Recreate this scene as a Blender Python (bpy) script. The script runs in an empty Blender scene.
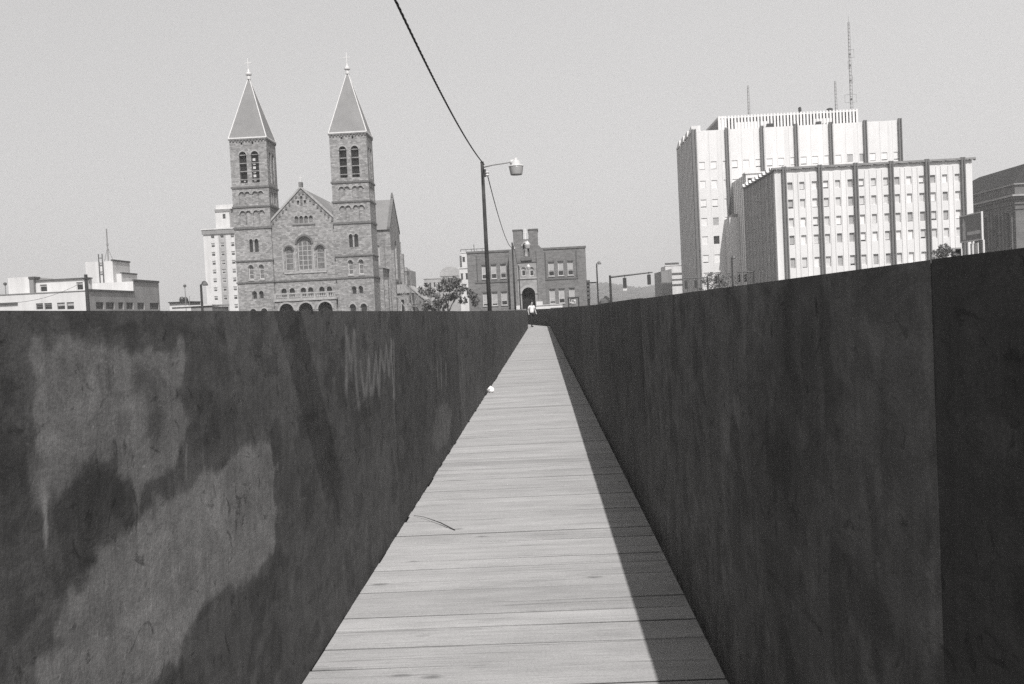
import bpy, bmesh, math, random
import numpy as np
from mathutils import Matrix, Vector

R = math.radians
SC = bpy.context.scene
COL = SC.collection
random.seed(7)

# ------------------------------------------------------------------ camera
F, W_, H_ = 960.0, 1024, 684            # focal length in pixels
EYE = 1.18
VP = (541.0, 308.0)                      # where the walkway's direction vanishes
ROLL = R(2.7)
dY = Vector(((VP[0]-512)/F, (342-VP[1])/F, -1)).normalized()
up = Vector((-math.sin(ROLL), math.cos(ROLL), 0))
dZ = (up - dY*up.dot(dY)).normalized()
dX = dY.cross(dZ)
ROT = Matrix((dX, dY, dZ))               # camera space -> world
cam = bpy.data.objects.new('camera', bpy.data.cameras.new('camera'))
COL.objects.link(cam)
cam.data.sensor_width = 36
cam.data.lens = 36*F/W_
cam.data.clip_start = 0.05
cam.data.clip_end = 9000
cam.matrix_world = Matrix.Translation((0, 0, EYE)) @ ROT.to_4x4()
SC.camera = cam

def ray(px, py):
    return ROT @ Vector(((px-512)/F, (342-py)/F, -1))
def at(px, py, Y):
    """world point at depth Y seen from the walkway at that spot of the survey photo"""
    d = ray(px, py); k = Y/d.y
    return Vector((d.x*k, Y, d.z*k+EYE))
def X_(px, py, Y): return at(px, py, Y).x
def Z_(px, py, Y): return at(px, py, Y).z
def onx(px, py, X):
    d = ray(px, py); k = X/d.x
    return (d.y*k, d.z*k+EYE)

# ------------------------------------------------------------------ light
SUN = Vector((0.175, -0.77, 1.0)).normalized()       # towards the sun
el = math.asin(SUN.z); az = math.atan2(SUN.x, SUN.y)
world = bpy.data.worlds.new('World'); SC.world = world; world.use_nodes = True
nt = world.node_tree; nt.nodes.clear()
sky = nt.nodes.new('ShaderNodeTexSky'); sky.sky_type = 'NISHITA'; sky.sun_disc = False
sky.sun_elevation = el; sky.sun_rotation = az
sky.air_density = 1.0; sky.dust_density = 4.5; sky.ozone_density = 1.0
bw = nt.nodes.new('ShaderNodeRGBToBW')               # black-and-white film
flat = nt.nodes.new('ShaderNodeMixRGB'); flat.inputs[0].default_value = 0.5
tc = nt.nodes.new('ShaderNodeTexCoord'); sx = nt.nodes.new('ShaderNodeSeparateXYZ'); nt.links.new(tc.outputs['Generated'], sx.inputs[0])
hz = nt.nodes.new('ShaderNodeMapRange'); hz.interpolation_type = 'SMOOTHSTEP'         # hazy bright horizon, deeper zenith
for i_, v_ in enumerate((.30, .95, 9.95, 3.6)): hz.inputs[i_+1].default_value = v_
nt.links.new(sx.outputs[2], hz.inputs[0])
# the haze is a little brighter to the right
rt = nt.nodes.new('ShaderNodeMapRange')
for i_, v_ in enumerate((-.5, .5, .93, 1.07)): rt.inputs[i_+1].default_value = v_
nt.links.new(sx.outputs[0], rt.inputs[0])
mu = nt.nodes.new('ShaderNodeMath'); mu.operation = 'MULTIPLY'; nt.links.new(hz.outputs[0], mu.inputs[0]); nt.links.new(rt.outputs[0], mu.inputs[1])
tint = nt.nodes.new('ShaderNodeVectorMath'); tint.operation = 'SCALE'; tint.inputs[0].default_value = (1, .985, .982); nt.links.new(mu.outputs[0], tint.inputs['Scale'])
nt.links.new(tint.outputs[0], flat.inputs[2])
bg = nt.nodes.new('ShaderNodeBackground'); bg.inputs[1].default_value = 0.105
out = nt.nodes.new('ShaderNodeOutputWorld')
nt.links.new(sky.outputs[0], bw.inputs[0]); nt.links.new(bw.outputs[0], flat.inputs[1])
nt.links.new(flat.outputs[0], bg.inputs[0]); nt.links.new(bg.outputs[0], out.inputs[0])
sl = bpy.data.lights.new('sun', 'SUN'); sl.energy = 5.0; sl.angle = R(0.53); sl.color = (1, .985, .975)
so = bpy.data.objects.new('sun', sl); COL.objects.link(so)
so.rotation_euler = SUN.to_track_quat('Z', 'Y').to_euler()
so.location = (20, -40, 80)
SC.view_settings.view_transform = 'Standard'; SC.view_settings.look = 'None'
SC.view_settings.exposure = 0.0; SC.view_settings.gamma = 1.0
SC.view_settings.use_curve_mapping = False
SC.cycles.max_bounces = 6; SC.cycles.volume_bounces = 0
SC.cycles.use_denoising = False

# ------------------------------------------------------------------ materials
def g(v): return (v, v*0.985, v*0.975, 1)
class NT:
    def __init__(s, name):
        s.m = bpy.data.materials.new(name); s.m.use_nodes = True
        s.t = s.m.node_tree; s.b = s.t.nodes['Principled BSDF']
        s.pos = s.n('ShaderNodeNewGeometry').outputs['Position']
    def n(s, typ, **k):
        x = s.t.nodes.new(typ)
        for a, v in k.items(): setattr(x, a, v)
        return x
    def l(s, a, b): s.t.links.new(a, b)
    def scale(s, v, vec=None):
        m = s.n('ShaderNodeVectorMath', operation='MULTIPLY'); s.l(vec or s.pos, m.inputs[0])
        m.inputs[1].default_value = v; return m.outputs[0]
    def noise(s, sc, scale=1, detail=4, rough=.55, vec=None, dist=0):
        n = s.n('ShaderNodeTexNoise'); s.l(s.scale(sc, vec), n.inputs['Vector'])
        n.inputs['Scale'].default_value = scale; n.inputs['Detail'].default_value = detail
        n.inputs['Roughness'].default_value = rough; n.inputs['Distortion'].default_value = dist
        return n.outputs['Fac']
    def ramp(s, v, a, b, lo=0., hi=1.):
        m = s.n('ShaderNodeMapRange'); s.l(v, m.inputs[0])
        for i, q in enumerate((a, b, lo, hi)): m.inputs[i+1].default_value = q
        return m.outputs[0]
    def math(s, op, a, b=None):
        m = s.n('ShaderNodeMath', operation=op)
        for i, q in enumerate((a, b)):
            if q is None: continue
            if isinstance(q, (int, float)): m.inputs[i].default_value = q
            else: s.l(q, m.inputs[i])
        return m.outputs[0]
    def grey(s, v):
        c = s.n('ShaderNodeVectorMath', operation='SCALE'); c.inputs[0].default_value = (1, .985, .975)
        s.l(v, c.inputs['Scale']); s.l(c.outputs[0], s.b.inputs['Base Color'])
    def bump(s, v, st=.3, d=.01):
        b = s.n('ShaderNodeBump'); b.inputs['Strength'].default_value = st; b.inputs['Distance'].default_value = d
        s.l(v, b.inputs['Height']); s.l(b.outputs[0], s.b.inputs['Normal'])
    def rough(s, r, sp=.3):
        s.b.inputs['Roughness'].default_value = r; s.b.inputs['Specular IOR Level'].default_value = sp
        return s

def plain(name, v, var=.15, sc=1.5, rough=.75, spec=.25, metal=0, streak=None):
    """even paint, metal or plaster with soft wear"""
    n = NT(name).rough(rough, spec)
    a = n.noise((1, 1, 1), sc, 5, .6)
    f = n.ramp(a, .3, .7, v*(1-var), v*(1+var))
    if streak:
        b = n.ramp(n.noise((streak, streak, streak*.06), 1, 4), .35, .7, 1, .82)
        f = n.math('MULTIPLY', f, b)
    n.grey(f); n.b.inputs['Metallic'].default_value = metal
    return n.m

def masonry(name, v, bw=.7, bh=.32, mort=.9, var=.3, big=.25, mix=.0):
    n = NT(name).rough(.9, .15)
    sep = n.n('ShaderNodeSeparateXYZ'); n.l(n.pos, sep.inputs[0])
    cmb = n.n('ShaderNodeCombineXYZ')
    n.l(n.math('ADD', sep.outputs[0], sep.outputs[1]), cmb.inputs[0]); n.l(sep.outputs[2], cmb.inputs[1])
    br = n.n('ShaderNodeTexBrick'); n.l(cmb.outputs[0], br.inputs['Vector'])
    br.inputs['Color1'].default_value = (1-var, 1-var, 1-var, 1); br.inputs['Color2'].default_value = (1+var, 1+var, 1+var, 1)
    br.inputs['Mortar'].default_value = (mort, mort, mort, 1)
    br.inputs['Scale'].default_value = 1; br.inputs['Brick Width'].default_value = bw; br.inputs['Row Height'].default_value = bh
    br.inputs['Mortar Size'].default_value = .02; br.inputs['Bias'].default_value = 0
    a = n.ramp(n.noise((1, 1, .7), .35, 5, .65), .3, .7, 1-big, 1+big)
    b = n.ramp(n.noise((1, 1, 1), 2.6, 3, .6), .3, .7, 1-var*.6, 1+var*.6)
    rgb = n.n('ShaderNodeRGBToBW'); n.l(br.outputs[0], rgb.inputs[0])
    f = n.math('MULTIPLY', n.math('MULTIPLY', rgb.outputs[0], a), n.math('MULTIPLY', b, v))
    n.grey(f)
    n.bump(rgb.outputs[0], .4, .05)
    return n.m

M = {}
M['stone'] = masonry('ashlar stone', .265, .5, .24, .85, .3, .15)
M['stone_dark'] = masonry('dark stone', .16, 1.0, .45, .85, .25, .2)
M['trim'] = plain('pale stone trim', .33, .2, 2)
M['course'] = plain('dark string course', .13, .25, 2)
M['slate'] = plain('slate', .2, .1, .5, .6, .3)
M['copper'] = plain('pale copper trim', .62, .1, 2, .5)
M['brick'] = masonry('dull brick', .16, .5, .2, 1.2, .15, .12)
M['brick_light'] = masonry('pale school stone', .27, .9, .4, .9, .15, .15)
M['white'] = plain('white painted wall', .62, .05, .4, .8, .2, streak=.8)
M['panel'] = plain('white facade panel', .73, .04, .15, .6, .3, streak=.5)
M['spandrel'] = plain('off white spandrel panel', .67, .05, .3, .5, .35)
M['screen'] = plain('pale screen metal', .7, .06, .5, .5)
M['concrete'] = plain('grey concrete', .36, .12, .6, streak=.6)
M['grey'] = plain('mid grey wall', .25, .12, .6, streak=.6)
M['dgrey'] = plain('dark grey metal', .09, .2, 2, .5, .4)
M['black'] = plain('dark painted metal', .035, .2, 3, .5, .4)
M['mullion'] = plain('anodised pilaster', .13, .1, 1, .45, .4)
M['void'] = plain('dark interior', .02, .2, 1, .9, .1)
M['glass'] = plain('window glass', .035, .3, .8, .15, .5)
M['glass2'] = plain('leaded glass', .14, .35, 1.6, .3, .5)
M['blind'] = plain('pale window blind', .36, .12, 1.3, .8)
M['blind2'] = plain('white window blind', .72, .08, 1.3, .8)
M['blind3'] = plain('cream window blind', .56, .1, 1.3, .8)
M['frame'] = plain('white window frame', .62, .08, 2, .6)
M['wood_pole'] = plain('weathered pole', .05, .35, 4, .85, .15, streak=9)
M['steel'] = plain('galvanised steel', .5, .12, 3, .4, .5)
M['lens'] = plain('prismatic lens', .45, .1, 20, .2, .6)
M['rubber'] = plain('cable jacket', .03, .3, 20, .6, .3)
M['bark'] = plain('bark', .12, .35, 5, .9, .1)
M['bark_pale'] = plain('pale bark', .26, .25, 5, .9, .1)
M['roofing'] = plain('flat roofing', .3, .2, .5, .9)
M['darkroof'] = plain('dark tiled roof', .03, .2, .8, .9, .08)
M['sandstone'] = masonry('smooth limestone', .14, 2.2, .9, .85, .08, .15)
M['asphalt'] = plain('asphalt', .06, .3, .7, .95, .1)
M['skin'] = plain('skin', .4, .05, 9, .6)
M['shirt'] = plain('white shirt', .75, .06, 9, .9)
M['trousers'] = plain('dark trousers', .03, .2, 9, .9)
M['hair'] = plain('dark hair', .02, .2, 30, .7)
M['shoe'] = plain('dark shoe', .025, .2, 9, .6)
M['paper'] = plain('white paper', .8, .06, 40, .8)
M['twig'] = plain('dry twig', .06, .3, 40, .9)
M['hill'] = plain('distant hillside', .06, .5, .02, 1, 0)
M['wood'] = plain('timber arm', .2, .25, 5, .85, .1)

def leafmat(name, v):
    n = NT(name).rough(.6, .25)
    n.grey(n.ramp(n.noise((1, 1, 1), 2.2, 3), .3, .7, v*.5, v*1.5)); return n.m
M['leaf'] = leafmat('leaves', .085)
M['leaf_pale'] = leafmat('pale leaves', .13)

def deck_mat():
    n = NT('weathered deck planks').rough(.85, .12)
    att = n.n('ShaderNodeAttribute'); att.attribute_name = 'tone'
    sep = n.n('ShaderNodeSeparateColor'); n.l(att.outputs['Color'], sep.inputs[0])
    tone, off = sep.outputs[0], sep.outputs[1]
    o = n.n('ShaderNodeCombineXYZ'); n.l(n.math('MULTIPLY', off, 37.), o.inputs[0]); n.l(n.math('MULTIPLY', off, 91.), o.inputs[2])
    v = n.n('ShaderNodeVectorMath', operation='ADD'); n.l(n.pos, v.inputs[0]); n.l(o.outputs[0], v.inputs[1])
    vec = v.outputs[0]
    grain = n.noise((2.2, 55, 55), 1, 6, .65, vec, .6)
    fine = n.noise((14, 260, 260), 1, 3, .6, vec)
    blotch = n.noise((2.2, 7, 3), 1, 4, .6, vec)
    speck = n.noise((120, 150, 60), 1, 3, .7, vec)
    f = n.math('MULTIPLY', tone, n.ramp(grain, .28, .72, .93, 1.06))
    f = n.math('MULTIPLY', f, n.ramp(fine, .3, .7, .93, 1.07))
    f = n.math('MULTIPLY', f, n.ramp(blotch, .3, .72, 1.10, .84))
    f = n.math('MULTIPLY', f, n.ramp(speck, .3, .7, .87, 1.13))
    # knots: small dark ovals
    vo = n.n('ShaderNodeTexVoronoi'); vo.feature = 'F1'
    n.l(n.scale((2.3, 5.2, 3), vec), vo.inputs['Vector']); vo.inputs['Scale'].default_value = 1
    vsep = n.n('ShaderNodeSeparateColor'); n.l(vo.outputs['Color'], vsep.inputs[0])
    kd = n.math('ADD', vo.outputs['Distance'], n.math('MULTIPLY', n.noise((30, 60, 30), 1, 3, .6, vec), .12))
    kn = n.ramp(n.math('ADD', kd, n.ramp(vsep.outputs[0], .45, .5, 0, 1)), .08, .17, .5, 1.)
    f = n.math('MULTIPLY', f, kn)
    # dark cracks along the grain
    ck = n.math('MULTIPLY', n.ramp(n.noise((1.1, 46, 20), 1, 4, .55, vec, 1.), .59, .66, 1, .74), n.ramp(n.noise((3, 120, 40), 1, 3, .6, vec, .6), .60, .69, 1, .8))
    f = n.math('MULTIPLY', f, ck)
    n.grey(f); n.bump(n.math('ADD', grain, fine), .35, .004)
    return n.m
M['deck'] = deck_mat()

def ply_mat():
    n = NT('painted plywood').rough(.72, .22)
    att = n.n('ShaderNodeAttribute'); att.attribute_name = 'paint'
    sep = n.n('ShaderNodeSeparateColor'); n.l(att.outputs['Color'], sep.inputs[0])
    p = sep.outputs[0]
    s1 = n.ramp(n.noise((7, 7, 1.1), 1, 5, .62), .3, .7, .88, 1.12)
    s2 = n.ramp(n.noise((34, 34, 7), 1, 4, .65), .3, .7, .86, 1.14)
    bl = n.ramp(n.noise((1.6, 1.6, 3.2), 1, 6, .72, None, .6), .3, .7, .84, 1.16)
    md = n.ramp(n.noise((5.5, 5.5, 12), 1, 6, .72, None, 1.6), .28, .72, .68, 1.32)
    fl = n.ramp(n.noise((90, 90, 210), 1, 3, .7), .3, .7, .80, 1.20)
    scuff = n.ramp(n.noise((7, 7, 9), 1, 5, .62, None, 2.6), .60, .67, 1, .50)
    scr = n.ramp(n.noise((11, 11, 17), 1, 4, .6, None, 3.4), .65, .70, 1, 1.4)
    f = n.math('MULTIPLY', n.math('MULTIPLY', p, s1), n.math('MULTIPLY', s2, bl))
    f = n.math('MULTIPLY', n.math('MULTIPLY', f, fl), n.math('MULTIPLY', scuff, n.math('MULTIPLY', md, scr)))
    n.grey(f)
    n.bump(n.math('ADD', n.noise((60, 60, 5), 1, 4, .6), n.noise((200, 200, 140), .7, 2)), .25, .003)
    return n.m
M['ply'] = ply_mat()

# ------------------------------------------------------------------ mesh helpers
class MB:
    def __init__(s): s.v = []; s.f = []; s.mi = []; s.mats = []
    def slot(s, m):
        if m not in s.mats: s.mats.append(m)
        return s.mats.index(m)
    def face(s, pts, m):
        i = len(s.v); s.v += [tuple(p) for p in pts]; s.f.append(tuple(range(i, i+len(pts)))); s.mi.append(s.slot(m))
    def box(s, a, b, m):
        (x0, y0, z0), (x1, y1, z1) = [[f(p, q) for p, q in zip(a, b)] for f in (min, max)]
        i = len(s.v)
        s.v += [(x, y, z) for z in (z0, z1) for y in (y0, y1) for x in (x0, x1)]
        for q in ((0, 2, 3, 1), (4, 5, 7, 6), (0, 1, 5, 4), (2, 6, 7, 3), (0, 4, 6, 2), (1, 3, 7, 5)):
            s.f.append(tuple(i+k for k in q)); s.mi.append(s.slot(m))
        return s
    def hull(s, lo, hi, m):
        """two loops of equal length joined and capped"""
        n = len(lo); i = len(s.v); s.v += [tuple(p) for p in lo]+[tuple(p) for p in hi]
        k = s.slot(m)
        for a in range(n):
            b = (a+1) % n; s.f.append((i+a, i+b, i+n+b, i+n+a)); s.mi.append(k)
        s.f.append(tuple(i+a for a in reversed(range(n)))); s.mi.append(k)
        s.f.append(tuple(i+n+a for a in range(n))); s.mi.append(k)
        return s
    def tube(s, pts, r, m, n=8):
        pts = [Vector(p) for p in pts]; rs = r if isinstance(r, (list, tuple)) else [r]*len(pts)
        i = len(s.v); k = s.slot(m); N = len(pts)
        ref = Vector((0, 0, 1))
        for j, p in enumerate(pts):
            d = (pts[min(j+1, N-1)]-pts[max(j-1, 0)]).normalized()
            a = d.cross(ref)
            if a.length < .1: a = d.cross(Vector((1, 0, 0)))
            a.normalize(); b = d.cross(a)
            for q in range(n):
                t = 2*math.pi*q/n
                s.v.append(tuple(p+(a*math.cos(t)+b*math.sin(t))*rs[j]))
        for j in range(N-1):
            for q in range(n):
                w = (q+1) % n
                s.f.append((i+j*n+q, i+j*n+w, i+(j+1)*n+w, i+(j+1)*n+q)); s.mi.append(k)
        s.f.append(tuple(i+q for q in range(n))); s.mi.append(k)
        s.f.append(tuple(i+(N-1)*n+q for q in reversed(range(n)))); s.mi.append(k)
        return s
    def lathe(s, c, prof, m, n=16):
        """profile of (radius, z) turned round the vertical through c"""
        i = len(s.v); k = s.slot(m); c = Vector(c)
        for r, z in prof:
            for q in range(n):
                t = 2*math.pi*q/n; s.v.append((c.x+r*math.cos(t), c.y+r*math.sin(t), c.z+z))
        for j in range(len(prof)-1):
            for q in range(n):
                w = (q+1) % n
                s.f.append((i+j*n+q, i+j*n+w, i+(j+1)*n+w, i+(j+1)*n+q)); s.mi.append(k)
        s.f.append(tuple(i+q for q in reversed(range(n)))); s.mi.append(k)
        s.f.append(tuple(i+(len(prof)-1)*n+q for q in range(n))); s.mi.append(k)
        return s
    def build(s, name, parent=None, smooth=False, origin=None, bevel=0):
        me = bpy.data.meshes.new(name)
        o = Vector((0, 0, 0))
        if parent is not None: o = Vector(parent['o'])
        if origin is not None: o = Vector(origin)
        me.from_pydata([tuple(Vector(p)-o) for p in s.v], [], s.f)
        for m in s.mats: me.materials.append(M[m])
        me.polygons.foreach_set('material_index', s.mi)
        bm = bmesh.new(); bm.from_mesh(me); bmesh.ops.recalc_face_normals(bm, faces=bm.faces); bm.to_mesh(me); bm.free()
        if smooth: me.polygons.foreach_set('use_smooth', [True]*len(me.polygons))
        ob = bpy.data.objects.new(name, me); COL.objects.link(ob)
        if parent is not None:
            ob.parent = parent
            if origin is not None: ob.location = Vector(origin)-Vector(parent['o'])
        elif origin is not None: ob.location = origin
        ob['o'] = tuple(o)
        if bevel:
            b = ob.modifiers.new('bevel', 'BEVEL'); b.width = bevel; b.segments = 2; b.limit_method = 'ANGLE'
        return ob

def weld(o):
    bm = bmesh.new(); bm.from_mesh(o.data); bmesh.ops.remove_doubles(bm, verts=bm.verts, dist=1e-4); bm.to_mesh(o.data); bm.free(); return o
def tag(o, label, cat, group=None, kind=None):
    if label: o['label'] = label
    if cat: o['category'] = cat
    if group: o['group'] = group
    if kind: o['kind'] = kind
    return o
def thing(name, label, cat, loc, group=None):
    o = bpy.data.objects.new(name, None); COL.objects.link(o); o.location = loc; o['o'] = tuple(loc)
    o.empty_display_size = .3
    return tag(o, label, cat, group)
def dup(o, parent, loc=None):
    c = o.copy(); COL.objects.link(c); c.parent = parent
    if loc is not None: c.location = loc
    for ch in list(o.children):
        dup(ch, c)
    return c

def clip(poly, planes):
    """cut a 2-D polygon by half planes a*s+b*t<=c"""
    for a, b, c in planes:
        outp = []
        for i in range(len(poly)):
            p, q = poly[i], poly[(i+1) % len(poly)]
            dp, dq = a*p[0]+b*p[1]-c, a*q[0]+b*q[1]-c
            if dp <= 1e-9: outp.append(p)
            if (dp < -1e-9 and dq > 1e-9) or (dp > 1e-9 and dq < -1e-9):
                k = dp/(dp-dq); outp.append((p[0]+(q[0]-p[0])*k, p[1]+(q[1]-p[1])*k))
        poly = outp
        if len(poly) < 3: return []
    return poly

def arch_pts(o, n=10):
    s0, s1, t0, t1 = o[:4]; r = (s1-s0)/2; c = (s0+s1)/2; sp = t1-r
    return [(c-r*math.cos(math.pi*i/n), sp+r*math.sin(math.pi*i/n)) for i in range(n+1)]

def wall(mb, fn, s0, s1, t0, t1, ops, depth, m, planes=()):
    """a wall face with real openings (arched when o[4]) and reveals; fn(s,t,d) -> point, d = inwards"""
    ss = sorted({s0, s1, *[o[0] for o in ops], *[o[1] for o in ops]})
    tt = sorted({t0, t1, *[o[2] for o in ops], *[o[3] for o in ops]})
    for a, b in zip(ss, ss[1:]):
        for c, d in zip(tt, tt[1:]):
            if b-a < 1e-5 or d-c < 1e-5: continue
            ms, mt = (a+b)/2, (c+d)/2
            if any(o[0] < ms < o[1] and o[2] < mt < o[3] for o in ops): continue
            p = clip([(a, c), (b, c), (b, d), (a, d)], planes)
            if p: mb.face([fn(x, y, 0) for x, y in p], m)
    for o in ops:
        a, b, c, d = o[:4]; dp = o[5] if len(o) > 5 else depth
        if o[4]:
            ar = arch_pts(o)
            for p, q in zip(ar, ar[1:]):
                mb.face([fn(p[0], p[1], 0), fn(q[0], q[1], 0), fn(q[0], d, 0), fn(p[0], d, 0)], m)
            loop = [(a, c)]+ar+[(b, c)]
        else:
            loop = [(a, c), (a, d), (b, d), (b, c)]
        for p, q in zip(loop, loop[1:]+loop[:1]):
            mb.face([fn(p[0], p[1], 0), fn(q[0], q[1], 0), fn(q[0], q[1], dp), fn(p[0], p[1], dp)], m)

def front(Y):  return lambda s, t, d: (s, Y+d, t)
def right(X):  return lambda s, t, d: (X-d, s, t)      # faces +x, s runs along y
def left(X):   return lambda s, t, d: (X+d, s, t)      # faces -x

def pane(fn, o, depth, name, parent, glass='glass', frame='frame', fw=.09, bars_v=1, bars_t=(), blind=None, blind_mat='blind', sill=None):
    """a glazed window filling an opening: glass, frame with bars, optional blind"""
    a, b, c, d = o[:4]
    mb = MB()
    if o[4]: loop = [(a, c)]+arch_pts(o)+[(b, c)]
    else: loop = [(a, c), (a, d), (b, d), (b, c)]
    mb.face([fn(x, y, depth) for x, y in loop], glass)
    ob = mb.build(name, parent)
    if frame:
        fb = MB()
        cs, ct = (a+b)/2, (c+d)/2
        def inset(p):
            return (p[0]+(fw if p[0] < cs-1e-6 else -fw if p[0] > cs+1e-6 else 0)*1.0, p[1]-fw if p[1] > c+.3*(d-c) else p[1]+fw)
        L2 = [inset(p) for p in loop]
        for i in range(len(loop)):
            j = (i+1) % len(loop)
            q = [loop[i], loop[j], L2[j], L2[i]]
            fb.face([fn(x, y, depth-.06) for x, y in q], frame)
            fb.face([fn(L2[i][0], L2[i][1], depth-.06), fn(L2[j][0], L2[j][1], depth-.06), fn(L2[j][0], L2[j][1], depth-.004), fn(L2[i][0], L2[i][1], depth-.004)], frame)
        top = d-fw-(.25*(b-a) if o[4] else 0)
        for k in range(1, bars_v+1):
            x = a+(b-a)*k/(bars_v+1)
            pts = [fn(x-fw*.35, c+fw, depth-.01), fn(x+fw*.35, top, depth-.05)]
            fb.box(pts[0], pts[1], frame)
        for t in bars_t:
            y = c+(d-c)*t
            fb.box(fn(a+fw, y-fw*.35, depth-.012), fn(b-fw, y+fw*.35, depth-.045), frame)
        fb.build('frame', ob)
    if blind:
        y = d-(d-c)*blind
        bb = MB(); bb.box(fn(a+fw*1.05, y, depth-.026), fn(b-fw*1.05, d-.02, depth-.005), blind_mat); bb.build('blind', ob)
    if sill:
        sb = MB(); sb.box(fn(a-.08, c-.12, -.10), fn(b+.08, c-.003, depth*.8), sill); sb.build('sill', ob)
    return ob

# value noise for the paint on the plywood
def vnoise(x, y, seed=0):
    rs = np.random.RandomState(seed); T = rs.rand(64, 64)
    xi, yi = np.floor(x).astype(int), np.floor(y).astype(int)
    fx, fy = x-xi, y-yi; fx = fx*fx*(3-2*fx); fy = fy*fy*(3-2*fy)
    a, b = T[xi % 64, yi % 64], T[(xi+1) % 64, yi % 64]
    c, d = T[xi % 64, (yi+1) % 64], T[(xi+1) % 64, (yi+1) % 64]
    return (a*(1-fx)+b*fx)*(1-fy)+(c*(1-fx)+d*fx)*fy
def fbm(x, y, seed=0, o=4):
    return sum(vnoise(x*2**k, y*2**k, seed+k)*.5**k for k in range(o))/sum(.5**k for k in range(o))
def sdf_poly(px, py, poly):
    """signed distance, negative inside"""
    d = np.full(px.shape, 1e9); ins = np.zeros(px.shape, bool)
    n = len(poly)
    for i in range(n):
        ax, ay = poly[i]; bx, by = poly[(i+1) % n]
        ex, ey = bx-ax, by-ay; wx, wy = px-ax, py-ay
        t = np.clip((wx*ex+wy*ey)/(ex*ex+ey*ey+1e-12), 0, 1)
        d = np.minimum(d, np.hypot(wx-ex*t, wy-ey*t))
        c = ((ay > py) != (by > py)) & (px < (bx-ax)*(py-ay)/(by-ay+1e-12)+ax)
        ins ^= c
    return np.where(ins, -d, d)
def sdf_line(px, py, pts):
    d = np.full(px.shape, 1e9)
    for (ax, ay), (bx, by) in zip(pts, pts[1:]):
        ex, ey = bx-ax, by-ay; wx, wy = px-ax, py-ay
        t = np.clip((wx*ex+wy*ey)/(ex*ex+ey*ey+1e-12), 0, 1)
        d = np.minimum(d, np.hypot(wx-ex*t, wy-ey*t))
    return d
def sstep(v, a, b):
    t = np.clip((v-a)/(b-a), 0, 1); return t*t*(3-2*t)

# ------------------------------------------------------------------ setting
GZ = -0.3
mb = MB(); mb.face([(-3500, -400, GZ), (3500, -400, GZ), (3500, 6000, GZ), (-3500, 6000, GZ)], 'asphalt')
tag(mb.build('ground'), None, None, kind='structure')

def ridge(x): return 24+10*math.sin(x*.006+.6)+5*math.sin(x*.021)+3*math.sin(x*.057+1)
hb = MB(); NX, NYH = 220, 10
xs = [-1100+2600*i/NX for i in range(NX+1)]
def hp(x, j):
    t = j/NYH
    return (x, 1350+500*t, GZ-1+ridge(x)*math.sin(math.pi*min(1, t*1.0+.02)*.5)**1.3+(random.random()*1.5 if 0 < j else 0))
rows = [[hp(x, j) for x in xs] for j in range(NYH+1)]
for j in range(NYH):
    for i in range(NX):
        hb.face([rows[j][i], rows[j][i+1], rows[j+1][i+1], rows[j+1][i]], 'hill')
tag(hb.build('hills'), None, None, kind='structure')
# a far wood on the hills: one mass of crowns
rs = np.random.RandomState(3)
wb = MB()
for k in range(1500):
    x = rs.uniform(60, 360) if k < 1100 else rs.uniform(-900, 1300); j = rs.randint(1, NYH)
    t = j/NYH; z = ridge(x)*math.sin(math.pi*min(1, t+.02)*.5)**1.3
    r = rs.uniform(2.0, 4.2)
    c = Vector((x, 1350+500*t+rs.uniform(-20, 20), z))
    prof = [(r*.2, -r*.6), (r*rs.uniform(.8, 1), 0), (r*rs.uniform(.7, .95), r*.5), (r*.4, r*1.0), (.05, r*1.25)]
    wb.lathe(c, prof, 'hill', 6)
tag(wb.build('far_wood'), 'hazy wooded ridge on the horizon', None, kind='stuff')

# plank walkway ------------------------------------------------------
XL, XR, WALL, WALL_L = -0.83, 0.52, 1.222, 1.2155
BEND = -0.125
def axis(y): return 0 if y < 59 else (y-59)*BEND
def planks():
    V, Fc, T = [], [], []
    y = -5.0; rr = random.Random(11)
    while y < 92:
        w = rr.choice([.142, .145, .19, .19, .192, .142]) if y < 60 else .19
        gap = rr.choice([.003, .004, .005, .006, .010, .004]) if y < 60 else .003
        tone = .365*(1+rr.uniform(-.07, .07)); off = rr.random()
        if rr.random() < .07: tone *= .9
        a = axis(y); h = rr.uniform(-.0015, .0015); tilt = rr.uniform(-.0012, .0012); sk = rr.uniform(-.006, .006)
        x0, x1 = XL+a+.010-rr.uniform(0, .022), XR+a+.003+rr.uniform(0, .02)
        e = rr.uniform(.002, .0045)
        top = [(x0, y+e-sk, h+tilt), (x1, y+e+sk, h-tilt), (x1, y+w-e+sk, h), (x0, y+w-e-sk, h)]
        rim = [(x0, y-sk, h-e), (x1, y+sk, h-e), (x1, y+w+sk, h-e), (x0, y+w-sk, h-e)]
        bot = [(p[0], p[1], -.045) for p in rim]
        i = len(V); V += top+rim+bot
        Fc += [(i, i+1, i+2, i+3)]
        for b in (0, 4):
            for k in range(4):
                l = (k+1) % 4; Fc.append((i+b+k, i+b+4+k, i+b+4+l, i+b+l))
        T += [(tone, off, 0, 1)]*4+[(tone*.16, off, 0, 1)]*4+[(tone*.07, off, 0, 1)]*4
        y += w+gap
    me = bpy.data.meshes.new('walkway'); me.from_pydata(V, [], Fc); me.materials.append(M['deck'])
    at_ = me.attributes.new('tone', 'FLOAT_COLOR', 'POINT'); at_.data.foreach_set('color', np.array(T, dtype=np.float32).ravel())
    bm = bmesh.new(); bm.from_mesh(me); bmesh.ops.recalc_face_normals(bm, faces=bm.faces); bm.to_mesh(me); bm.free()
    o = bpy.data.objects.new('walkway', me); COL.objects.link(o); return o
tag(planks(), None, None, kind='structure')
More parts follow.
